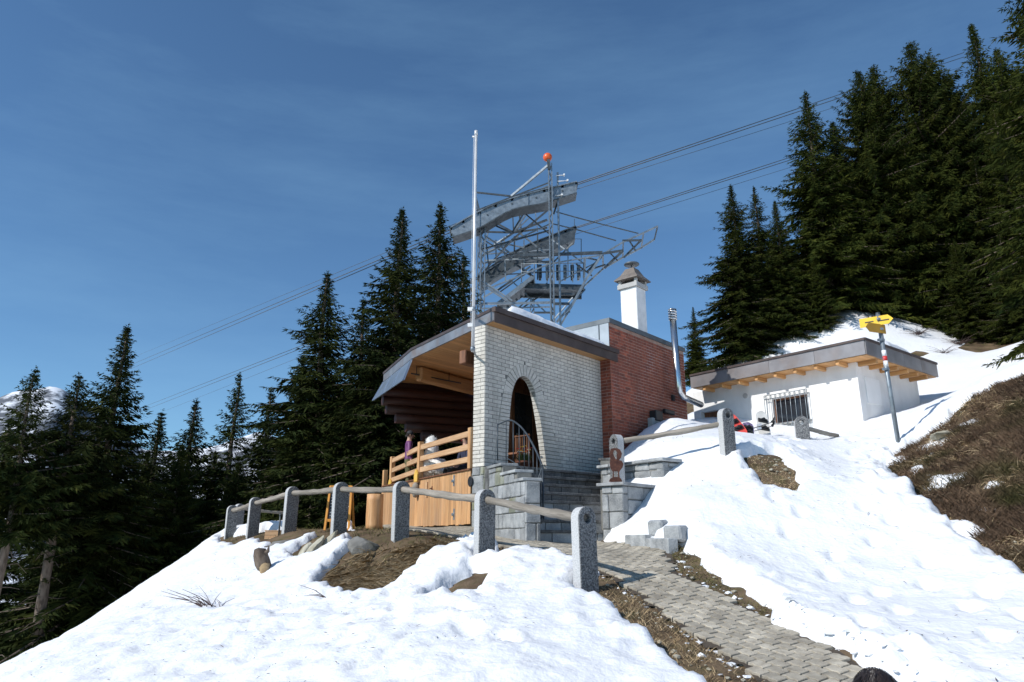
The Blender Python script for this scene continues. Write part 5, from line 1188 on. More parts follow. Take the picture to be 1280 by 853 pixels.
# ------------------------------------------------------------------ spruces
def spruce_mesh(seed, H=12., Rm=2.1, base=.06, dens=1.0, droop=.35, ragged=.25, gap=.0, power=1.12):
    rg = np.random.default_rng(seed); quads = []; wood = MB()
    z = H*base; Pa = []; Ta = []; Sa = []; La = []; Wa = []
    while z < H*.985:
        f = z/H; u_ = (z/H-base)/(1-base)
        env = Rm*(1-u_)**power*(.80+.20*min(1, u_*6+.3)) + .01
        nb = int(round((5.5+4.5*(1-f))*dens)); ph = rg.uniform(0, 6.28)
        lobe = 1+.18*math.sin(z*2.1+seed)
        for b in range(nb):
            if rg.random() < gap: continue
            az = ph + 6.283*b/nb + rg.normal(0, .22); L = env*lobe*np.clip(rg.normal(.93, ragged), .30, 1.5)*(1.12 if b == 0 else 1)
            pitch0 = .75*f**2.2 - droop*(1-f**2) + rg.normal(0, .10); n = max(4, int(L/.13))
            s = np.linspace(0, 1, n+1)[1:]
            slope = pitch0 - .25*s + .42*s**3*(1-f*.5)
            dl = L/n; rr = np.cumsum(np.cos(slope)*dl); zz = z + np.cumsum(np.sin(slope)*dl)
            dirv = np.array([math.cos(az), math.sin(az), 0]); lat = np.array([-math.sin(az), math.cos(az), 0])
            pts = dirv[None]*rr[:,None]; pts[:,2] = zz
            if L > .7 and rg.random() < .5: wood.tube([(0,0,z), pts[n//2], pts[-1]], [.03*L/2+.006, .016*L/2+.004, .003], 4, False)
            tl = (.03+.58*np.sqrt(L/Rm)*(1-s)**.6*np.clip(s*3.5+.15, 0, 1)+.12*min(1, L))*(.55+.45*min(1, L/.9))
            for side_ in (-1, 1):
                for rep in range(4):
                    k = len(s); jit = rg.uniform(-.5, .5, k)*dl
                    o = pts + dirv[None]*jit[:,None] + rg.normal(0, .03, (k,3))
                    fw = rg.uniform(.35, 1.1, k); dn = rg.uniform(-.75, .10, k) if rep < 3 else rg.uniform(-1.5, -.5, k)
                    t = dirv[None]*fw[:,None] + side_*lat[None]*rg.uniform(.5, 1.1, k)[:,None]; t[:,2] = dn
                    t /= np.linalg.norm(t, axis=1)[:,None]
                    l = tl*rg.uniform(.55, 1.15, k)*(1 if rep < 2 else .72)
                    Pa.append(o); Ta.append(t); La.append(l); Wa.append(np.clip(l*.20, .035, .085)*rg.uniform(.7, 1.3, k))
            # bristling tip
            Pa.append(np.repeat(pts[-1:], 3, 0)); tt = dirv[None]+rg.normal(0, .35, (3,3)); tt /= np.linalg.norm(tt, axis=1)[:,None]; Ta.append(tt); La.append(rg.uniform(.06, .14, 3)+.12*min(1,L)); Wa.append(np.full(3, .036))
        z += rg.uniform(.16, .24)*(1.0 if f < .75 else .7)/math.sqrt(dens)
    # leader
    k = 60; zz = rg.uniform(H*.93, H*1.0, k); o = np.c_[np.zeros(k), np.zeros(k), zz]; a = rg.uniform(0, 6.28, k); t = np.c_[np.cos(a), np.sin(a), np.full(k, .9)]; t /= np.linalg.norm(t, axis=1)[:,None]
    Pa.append(o); Ta.append(t); La.append(rg.uniform(.05, .12, k)); Wa.append(np.full(k, .026))
    P = np.concatenate(Pa); T = np.concatenate(Ta); L = np.concatenate(La); W = np.concatenate(Wa); n = len(P)
    rnd = rg.normal(0, 1, (n,3)); S = np.cross(T, rnd); S /= np.linalg.norm(S, axis=1)[:,None]
    A = P; B = P+T*(L*.45)[:,None]+S*(W/2)[:,None]; C = P+T*L[:,None]+np.c_[np.zeros(n), np.zeros(n), -.10*L]; D = P+T*(L*.45)[:,None]-S*(W/2)[:,None]
    V = np.stack([A,B,C,D],1).reshape(-1,3); Fq = np.arange(4*n).reshape(-1,4)
    crown = mesh_np('crown', V, Fq)
    tr = MB(); zs_ = np.linspace(-1.2, H*.97, 16)
    tr.tube([(.04*math.sin(q*.7+seed), .04*math.cos(q*.9+seed), q) for q in zs_], [.0155*H*(1-max(q,0)/H)**.8+.012 for q in zs_], 9, wob=.07)
    b0 = len(tr.v); tr.v += wood.v; tr.f += [tuple(i+b0 for i in f) for f in wood.f]; tr.sm += wood.sm
    for _ in range(26):                                   # dead stubs low on the stem
        z_ = rg.uniform(.05, max(base, .1))*H; a = rg.uniform(0, 6.28); l = rg.uniform(.3, 1.1)
        tr.tube([(0,0,z_), (math.cos(a)*l*.6, math.sin(a)*l*.6, z_+rg.uniform(-.1,.1)), (math.cos(a)*l, math.sin(a)*l, z_-rg.uniform(0,.35))], [.022,.014,.004], 4, False)
    trunk = tr.mesh('trunk'); return crown, trunk
SPR_ = [spruce_mesh(1, 12, 2.35, .10, 1.0, .30, .26), spruce_mesh(2, 12, 3.0, .05, 1.15, .36, .24), spruce_mesh(3, 12, 2.1, .54, .9, .25, .30, .08),
        spruce_mesh(4, 12, 3.1, .07, 1.25, .30, .22, 0, .95), spruce_mesh(5, 12, 2.7, .08, .95, .34, .30, .05),
        spruce_mesh(6, 12, 3.3, .09, 1.2, .22, .30, .02, .78), spruce_mesh(7, 12, 2.6, .06, 1.1, .42, .34, .06, 1.0)]
for c_, t_2 in SPR_: t_2.materials.append(m_bark)
crown_mats = {}
def tree(px, py, d, var, label, group, wide=1., mat=None, rot=None, lift=0.):
    ap = at(px, py, d); x, y = float(ap[0]), float(ap[1]); z0 = gz(x, y)-.15+lift; s = (ap[2]-z0)/12.
    o = thing('spruce_tree', (x, y, z0), label, 'tree', group); cme, tme = SPR_[var]; mat = mat or m_needle
    if (var, mat.name) not in crown_mats:
        m2 = cme if not cme.materials else cme.copy()
        if m2.materials: m2.materials.clear()
        m2.materials.append(mat); crown_mats[(var, mat.name)] = m2
    Mx = Matrix.Translation((x, y, z0)) @ Matrix.Rotation(rot if rot is not None else random.uniform(0, 6.28), 4, 'Z') @ Matrix.Diagonal((s*wide, s*wide, s, 1))
    put('crown', crown_mats[(var, mat.name)], None, o, Mx); put('trunk', tme, None, o, Mx); return o
GL, GR_ = 'spruces on the drop left of the lodge', 'spruces on the hill behind the white house'
for px, py, d, v, w, lab in (
    (46,458,21.5,2,1.0,'thin leftmost spruce with bare lower trunk at the picture edge'),
    (100,466,23,2,1.15,'spruce with long bare pale trunk second from the left edge'),
    (160,404,25,1,1.15,'tallest spruce of the left group, broad and dark'),
    (128,520,30,4,1.2,'small spruce tucked behind the tall broad left spruce'),
    (203,512,29,0,1.25,'short dark spruce just right of the tall broad left spruce'),
    (246,497,31,6,1.1,'middling spruce with narrow tip left of the far gap'),
    (300,465,31,4,1.05,'slender spruce with clear spiky top above the end fence posts'),
    (340,483,34,6,1.0,'distant slim spruce between slender spruce and big central spruce'),
    (410,338,25.5,6,1.22,'big conical spruce left of the twin spruces by the lodge'),
    (503,258,24,1,1.10,'tall left one of the twin spruces behind the lodge roof'),
    (551,252,26,6,1.05,'tall right one of the twin spruces behind the flag pole'),
    (455,372,27,4,1.25,'spruce filling the gap between big conical and twin spruces'),
    (580,318,29,4,1.1,'short spruce peeking out between twin spruces and flag pole'),
    (15,520,30,0,1.0,'spruce cut by the left picture edge behind thin trunks'),
    (84,590,34,3,.8,'dense low spruce behind the bare left trunks'),
    (185,560,33,3,1.0,'dense low spruce behind the tall broad left spruce'),
    (270,560,37,3,.8,'far low spruce below the slender spiky spruce'),
    (380,440,33,3,.8,'dark spruce behind the big conical spruce on its left'),
    (530,380,30,3,.9,'dense spruce behind the lodge eave between the twins'),
    (440,470,24.5,3,.95,'low bushy spruce behind the chalkboard and log'),
    (350,560,27,3,.75,'low bushy spruce behind the middle fence posts'),
    (228,555,27,5,.8,'low broad spruce in the dark row above the left snow edge'),
    (300,575,28,5,.7,'low broad spruce behind the two last fence posts'),
    (480,420,29,5,.8,'shaded spruce between the twin spruces and the lodge eave')):
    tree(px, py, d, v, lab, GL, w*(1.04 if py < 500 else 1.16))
for px, py, d, v, w, lab in (
    (913,230,27,6,1.15,'left one of two slim spruces at the left end of the hill group'),
    (942,233,29,4,1.15,'right one of two slim spruces at the left end of the hill group'),
    (866,383,29,0,1.1,'small slim spruce beside the steel flue pipe'),
    (1006,113,27.5,6,1.12,'tall spruce with pointed top standing left of the dense hill mass'),
    (1072,88,28,5,.82,'dense blunt topped spruce left of centre in the hill mass'),
    (1136,52,28,5,.80,'dense spruce at the centre of the hill mass'),
    (1213,28,29.5,1,.95,'spruce with thin pointed tip at the right of the hill mass'),
    (1105,120,28.5,1,.95,'spruce in the front of the hill mass under the yellow sign'),
    (1180,92,28,5,.80,'dense spruce filling the right half of the hill mass'),
    (968,250,27,1,1.1,'mid height spruce behind the roof of the white house'),
    (1048,190,30,1,1.1,'spruce behind the tall pointed hill spruce'),
    (1276,-60,18,6,1.0,'nearest big spruce cut by the right picture edge'),
    (1240,130,25.5,1,.9,'shaded spruce behind the nearest right edge spruce'),
    (1040,150,28.5,3,.95,'dark spruce filling behind the tall pointed hill spruce'),
    (1100,200,29,3,1.0,'low broad spruce at the front foot of the hill mass'),
    (1165,210,27.2,3,.95,'broad spruce at the front right of the hill mass'),
    (1215,190,26.5,1,1.0,'shaggy spruce at the snow edge right of the hill mass'),
    (1090,82,29,5,.85,'blunt spruce close behind the dense blunt topped one'),
    (1160,70,29,5,.85,'dark spruce between the centre and the thin tipped hill spruce'),
    (1030,210,28.5,5,.95,'broad spruce low in the left part of the hill mass'),
    (1130,180,27.3,6,1.0,'shaggy spruce in the middle of the hill mass below the cables'),
    (985,300,28,5,.9,'low broad spruce right behind the house roof edge'),
    (925,330,28,5,.8,'low spruce under the two slim hill spruces'),
    (1192,300,25.2,3,.95,'low spruce nearest the snow slope right of the yellow signs'),
    (1248,290,24,1,1.1,'low shaggy spruce beside the right edge spruce'),
    (1018,320,26.3,3,.9,'low spruce touching the house roof from behind'),
    (1245,60,28,5,.85,'dark spruce right of the thin tipped hill spruce'),
    (1062,290,30,5,1.0,'low spruce skirting the hill mass above the house roof')):
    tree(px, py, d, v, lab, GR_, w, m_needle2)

# ------------------------------------------------------------------ dry grass, moss and heather on the bare ground
def blades(name, mat, n, poly, lo, hi, wd, lean, down=None, sdmax=-.02, clump=.5, seed=5, avoid=None):
    rg = np.random.default_rng(seed); x0, y0 = poly.min(0)-.1; x1, y1 = poly.max(0)+.1
    P = np.c_[rg.uniform(x0, x1, n*6), rg.uniform(y0, y1, n*6)]
    k = poly_sd(P[:,0], P[:,1], poly)+.10*fbm(P[:,0], P[:,1], .4, 3, seed) < sdmax
    k &= rg.random(len(P)) < np.clip(.5+clump*1.6*fbm(P[:,0], P[:,1], .5, 3, seed+1), .05, 1)
    if avoid is not None: k &= poly_sd(P[:,0], P[:,1], avoid) > .02
    P = P[k][:n]; n = len(P); z = ground_z(P[:,0], P[:,1])-.01
    gx = (ground_z(P[:,0]+.2, P[:,1])-z)/.2; gy = (ground_z(P[:,0], P[:,1]+.2)-z)/.2
    i = np.clip(np.searchsorted(GX, P[:,0]), 0, NXG-1); j = np.clip(np.searchsorted(GY, P[:,1]), 0, NYG-1); z = np.maximum(ZG2[i*NYG+j], ZG2[i*NYG+j-1])-.004
    L = rg.uniform(lo, hi, n); a = rg.uniform(0, 6.28, n); dx = np.cos(a)*lean; dy = np.sin(a)*lean
    if down: dx -= gx*down; dy -= gy*down
    t = np.c_[dx, dy, np.full(n, .8)]
    if down:
        t = np.c_[-gx, -gy, -(gx**2+gy**2)]; t /= np.linalg.norm(t, axis=1)[:,None]+1e-9; t = t*down + rg.normal(0, lean, (n,3)); t[:,2] += rg.uniform(.05, .45, n)
    t /= np.linalg.norm(t, axis=1)[:,None]
    t2 = t.copy(); t2[:,2] -= .35 if down else .25; t2 /= np.linalg.norm(t2, axis=1)[:,None]
    s = np.cross(t, rg.normal(0, 1, (n,3))); s /= np.linalg.norm(s, axis=1)[:,None]; s *= wd*rg.uniform(.6, 1.4, n)[:,None]
    o = np.c_[P, z]; m = o+t*(L*.55)[:,None]; e = m+t2*(L*.5)[:,None]
    V = np.stack([o-s, o+s, m+s*.7, e, m-s*.7], 1).reshape(-1, 3); Fq = np.arange(5*n).reshape(-1, 5)
    return mesh_np(name, V, Fq)
STRAW_LOW = poly_px([(422,726),(432,706),(452,696),(500,692),(566,680),(560,690),(520,702),(500,716),(478,740),(455,744)])
put('dry_grass', blades('dry_grass', m_straw, 6500, STRAW_LOW, .16, .40, .0055, .24, down=1.0, seed=5, sdmax=.10, clump=.9), m_straw, label='long straw coloured grass hanging down the bare bank left of the path', cat='grass', kind='stuff')
put('bank_turf', blades('bank_turf', m_moss2, 9000, STRAW, .035, .10, .006, .7, seed=9, sdmax=.02), m_moss2, label='short olive turf on top of the bare bank below the fence posts', cat='grass', kind='stuff')
put('edge_turf', blades('edge_turf', m_moss2, 5000, BARE[7], .03, .09, .005, .6, seed=12), m_moss2, label='short brown turf along the fence behind the snow edge', cat='grass', kind='stuff')
put('path_edge_grass', blades('path_edge_grass', m_straw, 2300, BARE[1], .03, .09, .0030, .9, seed=15, avoid=PATH), m_straw, label='thin dead grass on the earth strip left of the paving', cat='grass', kind='stuff')
put('verge_grass', blades('verge_grass', m_moss2, 1500, BARE[2], .03, .07, .0035, .9, seed=16, avoid=PATH), m_moss2, label='sparse green grass on the earth strip right of the paving', cat='grass', kind='stuff')
put('patch_grass', blades('patch_grass', m_straw, 900, BARE[4], .02, .06, .0035, 1.0, seed=17), m_straw, label='flat dead grass on the bare patch below the fence post', cat='grass', kind='stuff')
put('heather', blades('heather', m_heath, 46000, BARE[0], .05, .17, .0052, .65, seed=18, clump=.8), m_heath, label='brown dormant heather covering the steep bank under the waymark post', cat='heather', kind='stuff')
put('bank_straw', blades('bank_straw', m_straw, 5000, BARE[0], .10, .24, .005, .3, down=.8, seed=19, clump=1.2), m_straw, label='pale straw tufts scattered among the brown heather', cat='grass', kind='stuff')

# ------------------------------------------------------------------ rocks, slabs, roots and twigs lying on the slope
def rock(name, px, py, size, mat, label, cat, group=None, flat=1., rot=0, tilt=(0,0), seed=0, sink=.3):
    p = sight_ground(px, py); bm = bmesh.new(); bmesh.ops.create_icosphere(bm, subdivisions=3, radius=1); rg = np.random.default_rng(seed)
    dirs = rg.normal(0, 1, (9,3)); dirs /= np.linalg.norm(dirs, axis=1)[:,None]; cut = rg.uniform(.55, .85, 9)
    for v in bm.verts:
        c = np.array(v.co)
        for d, k in zip(dirs, cut):
            e = c @ d
            if e > k: c = c - d*(e-k)*.92
        c *= 1+.05*math.sin(c[0]*9+seed)*math.sin(c[1]*8+c[2]*7)
        v.co = Vector((c[0]*size[0], c[1]*size[1], c[2]*size[2]))
    me = bpy.data.meshes.new(name); bm.to_mesh(me); bm.free(); me.materials.append(mat)
    z = snow_z(p[0], p[1]); Mx = Matrix.Translation((p[0], p[1], z+size[2]*(1-2*sink)*.5)) @ Matrix.Rotation(rot, 4, 'Z') @ Matrix.Rotation(tilt[0], 4, 'X') @ Matrix.Rotation(tilt[1], 4, 'Y')
    return put(name, me, None, None, Mx, label=label, cat=cat, group=group)
rock('boulder', 452, 690, (.30,.22,.22), m_rock, 'grey boulder half bare between snow and straw grass', 'rock', seed=1)
rock('boulder', 362, 682, (.42,.2,.12), m_rock, 'long low grey boulder in the snow below the middle fence post', 'rock', seed=2, rot=.5)
rock('boulder', 340, 690, (.22,.14,.09), m_rock, 'small flat grey rock in the snow left of the long boulder', 'rock', seed=12, rot=.5)
rock('boulder', 433, 658, (.20,.15,.12), m_rock, 'small pointed grey stone on the path edge beside the log', 'rock', seed=3)
for k, (px, py, ln, lab) in enumerate(((379,694,.24,'leftmost pale stone slab leaning in the snow below the chalkboard'),(391,692,.30,'second pale leaning slab from the left below the chalkboard'),(399,694,.22,'third pale leaning slab below the chalkboard'),(408,683,.30,'rightmost pale leaning slab next to the bare bank'))):
    rock('stone_slab', px, py, (.085, .15, ln), m_slab, lab, 'stone slab', 'pale slabs leaning in the bank', rot=.35, tilt=(-.15, .62), seed=20+k, sink=.35)
rock('boulder', 1178, 552, (.30,.2,.10), m_slab, 'flat pale rock in the heather beside the waymark post foot', 'rock', seed=31, rot=.4)
rt = sight_ground(328, 722); root = thing('root_stump', rt, 'dark broken root stump sticking out of the left snow slope', 'stump')
mb = MB(); z_ = snow_z(rt[0], rt[1]); b_ = np.array([rt[0], rt[1], z_])
mb.tube([b_+np.array([.05,0,-.1]), b_+np.array([.0,0,.10]), b_+np.array([-.10,-.02,.24]), b_+np.array([-.14,.0,.30])], [.10,.13,.12,.05], 10, wob=.25); mb.put('stump', m_bark, root)
mb = MB(); mb.tube([b_+np.array([-.02,-.02,.2]), b_+np.array([.07,-.04,.28]), b_+np.array([.08,-.04,.36])], [.05,.03,.008], 6); mb.put('branch_stub', m_bark, root)
mb = MB(); mb.tube([b_+np.array([.04,-.05,.02]), b_+np.array([.12,-.25,-.12]), b_+np.array([.16,-.4,-.24])], [.09,.07,.02], 8, wob=.2); mb.put('root', m_straw, root)
def twigs(px, py, n, L, label, seed, spread=1.2):
    rg = np.random.default_rng(seed); p = sight_ground(px, py); z_ = snow_z(p[0], p[1]); mb = MB()
    for k in range(n):
        a = rg.normal(2.9, spread); l = rg.uniform(.4, 1)*L; e = rg.uniform(.10, .5); o = np.array([p[0]+rg.normal(0,.05), p[1]+rg.normal(0,.05), z_-.04])
        d = np.array([math.cos(a), math.sin(a)*.6, e]); mb.tube([o, o+d*l*.5+np.array([0,0,.03]), o+d*l], [.006,.0045,.002], 4, False)
    mb.put('twig_shrub', m_twig, label=label, cat='shrub')
twigs(262, 772, 18, .75, 'spray of thin bare twigs poking from the left snow slope', 3, .8)
twigs(275, 770, 5, .35, 'few short twigs beside the bare twig spray', 4)
twigs(410, 764, 3, .45, 'lone dark stalks in the snow below the straw bank', 6, .5)
twigs(1180, 443, 26, .7, 'dark leafless shrub in the snow under the hill spruces', 8, 2.5)
twigs(1095, 404, 22, .9, 'bare bush behind the yellow arrow signs', 9, 2.5)
# crumbs of snow broken off along the paving
rg = np.random.default_rng(77); cl = []
for _ in range(900):
    i = rg.integers(0, len(PATH)); a, b = PATH[i], PATH[(i+1) % len(PATH)]; p = a+(b-a)*rg.random()+rg.normal(0, .10, 2)
    if p[1] < 10.8 and p[1] > 5 : cl.append(p)
cl = np.array(cl); sdp = poly_sd(cl[:,0], cl[:,1], PATH); cl = cl[(sdp > -.03)]
ic = bmesh.new(); bmesh.ops.create_icosphere(ic, subdivisions=1, radius=1); icv = np.array([v.co for v in ic.verts]); icf = [tuple(v.index for v in f.verts) for f in ic.faces]; ic.free()
mb = MB()
for p in cl[:230]:
    s = min(rg.gamma(1.6, .008)+.006, .04); mb.add((icv*s*rg.uniform(.5,1.5,(len(icv),1)))*np.array([1.3,1,.55])+np.array([p[0],p[1],snow_z(p[0],p[1])+s*.2]), icf, False)
mb.put('snow_crumbs', m_snow, label='crumbs of old snow scattered along the edges of the paving', cat='snow', kind='stuff')

# needles, bark and grit blown onto the snow
rg = np.random.default_rng(101); P = np.c_[rg.uniform(-7, 7.5, 5200), rg.uniform(5.2, 17, 5200)]
P = P[rg.random(len(P)) < np.clip(.25+.9*fbm(P[:,0], P[:,1], 1.6, 3, 103), .02, 1)]
i = np.clip(np.searchsorted(GX, P[:,0]), 0, NXG-1); j = np.clip(np.searchsorted(GY, P[:,1]), 0, NYG-1); k = i*NYG+j; ok = (ZS[k] > ZG2[k]+.02); P = P[ok]; zq = np.maximum(ZS[k], 0*ZS[k]+ZS[k-1])[ok]
n = len(P); a = rg.uniform(0, 6.28, n); l = rg.gamma(1.6, .009, n)+.005; w = rg.uniform(.0025, .006, n); d = np.c_[np.cos(a), np.sin(a), rg.normal(0,.25,n)]*l[:,None]; s = np.c_[-np.sin(a), np.cos(a), np.zeros(n)]*w[:,None]; o = np.c_[P, zq+.006]
put('snow_litter', mesh_np('snow_litter', np.stack([o-d, o+s, o+d, o-s+np.array([0,0,.004])], 1).reshape(-1,3), np.arange(4*n).reshape(-1,4)), m_twig, label='dark needles and grit scattered over the snow', cat='litter', kind='stuff')

mb = MB(); rg = np.random.default_rng(202)
for poly, n_ in ((BARE[1], 260), (BARE[2], 120), (BARE[4], 90), (BARE[7], 130), (BARE[0], 150)):
    x0, y0 = poly.min(0); x1, y1 = poly.max(0); c = 0
    while c < n_:
        p = np.array([rg.uniform(x0, x1), rg.uniform(y0, y1)]); c += 1
        if poly_sd(p[:1], p[1:], poly)[0] > 0: continue
        s = rg.gamma(1.6, .006)+.004; k = int(np.clip(np.searchsorted(GX, p[0]), 0, NXG-1))*NYG+int(np.clip(np.searchsorted(GY, p[1]), 0, NYG-1))
        mb.add(icv*s*rg.uniform(.7,1.2,(len(icv),1))*np.array([1.2,1,.7])+np.array([p[0],p[1],ZG2[k]+s*.2]), icf)
mb.put('pebbles', m_slab, label='small pebbles lying on the bare earth strips', cat='pebbles', kind='stuff')

for k_, (px, py, lab) in enumerate(((1062,402,'dark twiggy bush at the snow edge left of the yellow signs'),(1150,424,'low dark bush in the snow right of the yellow signs'),(1200,432,'small dark bush below the shaggy hill spruce'),(1230,420,'dark bush right of the small bush below the hill spruces'))):
    twigs(px, py, 60, .75, lab, 20+k_, 2.8)

# ------------------------------------------------------------------ people
m_skin = material('skin', (.46,.27,.19), (.52,.31,.22), 20, .55)
m_hair = material('dark_brown_hair', (.012,.008,.007), (.030,.020,.016), 14, .45, stretch=(8,8,1))
m_purple = material('purple_jacket', (.11,.030,.105), (.17,.05,.16), 9, .6, bump=.3, bscale=18)
m_olive = material('olive_trousers', (.085,.075,.03), (.13,.115,.045), 8, .85, bump=.3, bscale=20)
m_navy = material('navy_jacket', (.014,.018,.045), (.03,.034,.075), 9, .65, bump=.3, bscale=18)
m_dktr = material('dark_trousers', (.02,.02,.024), (.035,.035,.04), 9, .85)
m_boot = material('boots', (.02,.017,.015), (.04,.033,.028), 9, .6)
m_fur = material('white_fur', (.80,.79,.77), (.86,.85,.83), 12, .95, c3=(.62,.60,.57), scale3=14, w3=.3, bump=.6, bscale=40)
def skin_body(name, verts, edges, sub=2):
    """verts: (x,y,z,rx,ry); grows one continuous surface"""
    me = bpy.data.meshes.new(name); me.from_pydata([v[:3] for v in verts], edges, [])
    o = bpy.data.objects.new(name, me); scene.collection.objects.link(o)
    md = o.modifiers.new('skin', 'SKIN'); md.use_smooth_shade = True
    for i, v in enumerate(verts): me.skin_vertices[0].data[i].radius = (v[3], v[4] if len(v) > 4 else v[3])
    me.skin_vertices[0].data[0].use_root = True
    sb_ = o.modifiers.new('sub', 'SUBSURF'); sb_.levels = sub; sb_.render_levels = sub
    bpy.context.view_layer.update(); dg = bpy.context.evaluated_depsgraph_get()
    out = bpy.data.meshes.new_from_object(o.evaluated_get(dg)); bpy.data.objects.remove(o); out.name = name
    return out
def person(loc, facing, H, label, top, legs_m, seated=False, hat=None, arms='down', bare=False, seat_h=.45):
    k = H/1.72; S = lambda *a: tuple(c*k for c in a)
    dz = 0 if not seated else seat_h/k-.90
    V = []; E_ = []
    def add(p, par=None):
        V.append(S(*p)); 
        if par is not None: E_.append((par, len(V)-1))
        return len(V)-1
    pel = add((0,0,.95+dz,.155,.115)); wa = add((0,0,1.10+dz,.145,.105), pel); che = add((0,.0,1.30+dz,.175,.115), wa); nk0 = add((0,.0,1.43+dz,.10,.08), che)
    nk = add((0,.01,1.51+dz,.052,.052), nk0); hd = add((0,.025,1.61+dz,.076,.092), nk); ht = add((0,.02,1.69+dz,.062,.075), hd)
    for s in (-1, 1):
        sh = add((s*.19,0,1.40+dz,.068,.068), che)
        if arms == 'lap': el = add((s*.25,.06,1.13+dz,.054,.054), sh); wr = add((s*.14,.28,1.03+dz,.040,.040), el)
        else: el = add((s*.25,-.02,1.13+dz,.054,.054), sh); wr = add((s*.25,.06,.90+dz,.040,.040), el)
        hv = np.array(V[wr][:3])/k; dirh = hv-np.array(V[el][:3])/k; dirh /= np.linalg.norm(dirh)
        pm = hv+dirh*.06; pa_ = add((*pm,.030,.020), wr)
        lat = np.cross(dirh, (0,1,0) if abs(dirh[1]) < .8 else (0,0,1)); lat /= np.linalg.norm(lat)
        for j, l_ in enumerate((.062,.072,.068,.052)):
            b_ = pm+dirh*.035+lat*(j-1.5)*.019; f1 = add((*b_,.0095,.0095), pa_); f2_ = add((*(b_+dirh*l_*.5+np.array([0,.012,-.004])),.0088,.0088), f1); add((*(b_+dirh*l_+np.array([0,.03,-.01])),.0075,.0075), f2_)
        t1_ = add((*(pm-dirh*.02+lat*-.034),.0105,.0105), pa_); add((*(pm+dirh*.03+lat*-.055+np.array([0,.01,0])),.0085,.0085), t1_)
        if seated:
            hp_ = add((s*.09,.02,.90+dz,.10,.10), pel); kn = add((s*.12,.46,.90+dz,.068,.068), hp_); an = add((s*.12,.48,.90+dz-.44,.046,.046), kn)
        else:
            hp_ = add((s*.09,0,.88+dz,.098,.10), pel); kn = add((s*.10,.015,.50+dz,.066,.066), hp_); an = add((s*.105,-.01,.09+dz,.046,.046), kn)
        a_ = np.array(V[an][:3])/k; add((a_[0], a_[1]+.13, a_[2]-.045, .042,.034), an)
    body = skin_body('body', V, E_)
    for m_ in (top, legs_m, m_skin, m_boot): body.materials.append(m_)
    zsh = (1.455+dz)*k; zhip = (.90+dz)*k; zf = ((.90+dz-.44) if seated else .09)*k
    wrz = [np.array(V[i][:3]) for i in range(len(V)) if abs(V[i][3]-.030*k) < 1e-6]
    for f in body.polygons:
        c = f.center
        if c.z > zsh: f.material_index = 2
        elif min((np.linalg.norm(np.array(c)-w_) for w_ in wrz)) < .115*k: f.material_index = 2
        elif c.z < zf+.04*k: f.material_index = 3
        elif c.z < zhip+ (.06*k if not seated else .07*k) and (abs(c.x) < .2*k): f.material_index = 1
        else: f.material_index = 0
        f.use_smooth = True
    Mx = Matrix.Translation(Vector([float(c) for c in loc])) @ Matrix.Rotation(facing, 4, 'Z')
    o = thing('person', loc, label, 'person'); bo = put('body', body, None, o, Mx)
    # head details
    hc = Vector((0,.025*k,(1.615+dz)*k)); r = k
    mb = MB(); mb.tube([hc+Vector((0,.088*r,.012*r)), hc+Vector((0,.112*r,-.018*r)), hc+Vector((0,.094*r,-.026*r))], [.009*r,.016*r,.012*r], 8); mb.put('nose', m_skin, o, Mx)
    for s in (-1, 1):
        e = hc+Vector((s*.031*r,.080*r,.012*r)); mb = MB(); mb.lathe(e-Vector((0,0,.011*r)), [(0,0),(.009*r,.004*r),(.011*r,.011*r),(.009*r,.018*r),(0,.022*r)], 10); mb.put('eye', m_black, o, Mx)
        mb = MB(); c = hc+Vector((s*.078*r,.0,-.002*r)); mb.tube([c+Vector((0,-.01*r,-.028*r)), c+Vector((s*.012*r,-.012*r,0)), c+Vector((s*.008*r,-.008*r,.026*r))], [.008*r,.014*r,.009*r], 8); mb.put('ear', m_skin, o, Mx)
    mb = MB(); mb.tube([hc+Vector((-.025*r,.088*r,-.052*r)), hc+Vector((0,.096*r,-.054*r)), hc+Vector((.025*r,.088*r,-.052*r))], .006*r, 6); mb.put('mouth', m_red, o, Mx)
    rg = np.random.default_rng(int(H*1000)); n = 2600
    d = rg.normal(0, 1, (n,3)); d /= np.linalg.norm(d, axis=1)[:,None]; d = d[(d[:,2] > -.35) & ~((d[:,1] > .35) & (d[:,2] < .45))]; n = len(d)
    P = np.array(hc)[None]+d*np.array([.083,.102,.098])[None]*r+np.array([0,-.004,.018])[None]*r
    sw = np.cross(d, np.array([0,0,1.])[None])+rg.normal(0,.25,(n,3)); T = np.c_[d[:,0]*.35, d[:,1]*.35-.12, -.55*np.ones(n)]+sw*.25+d*.10+rg.normal(0,.09,(n,3)); T /= np.linalg.norm(T, axis=1)[:,None]
    S_ = np.cross(T, d); S_ /= np.linalg.norm(S_, axis=1)[:,None]+1e-9; L = rg.uniform(.02,.05,n)*r; w_ = .0022*r
    Vh = np.stack([P-S_*w_, P+S_*w_, P+T*L[:,None]+S_*w_*.4, P+T*L[:,None]-S_*w_*.4],1).reshape(-1,3)
    bm = bmesh.new(); bmesh.ops.create_icosphere(bm, subdivisions=3, radius=1)
    bmesh.ops.delete(bm, geom=[v for v in bm.verts if v.co.z < -.40 or (v.co.y > .42 and v.co.z < .42)], context='VERTS')
    for v in bm.verts: v.co = hc+Vector((v.co.x*.081, v.co.y*.099-.004, v.co.z*.095+.018))*r
    cap = bpy.data.meshes.new('c'); bm.to_mesh(cap); bm.free(); cv = [tuple(v.co) for v in cap.vertices]; cf = [tuple(p.vertices) for p in cap.polygons]; bpy.data.meshes.remove(cap)
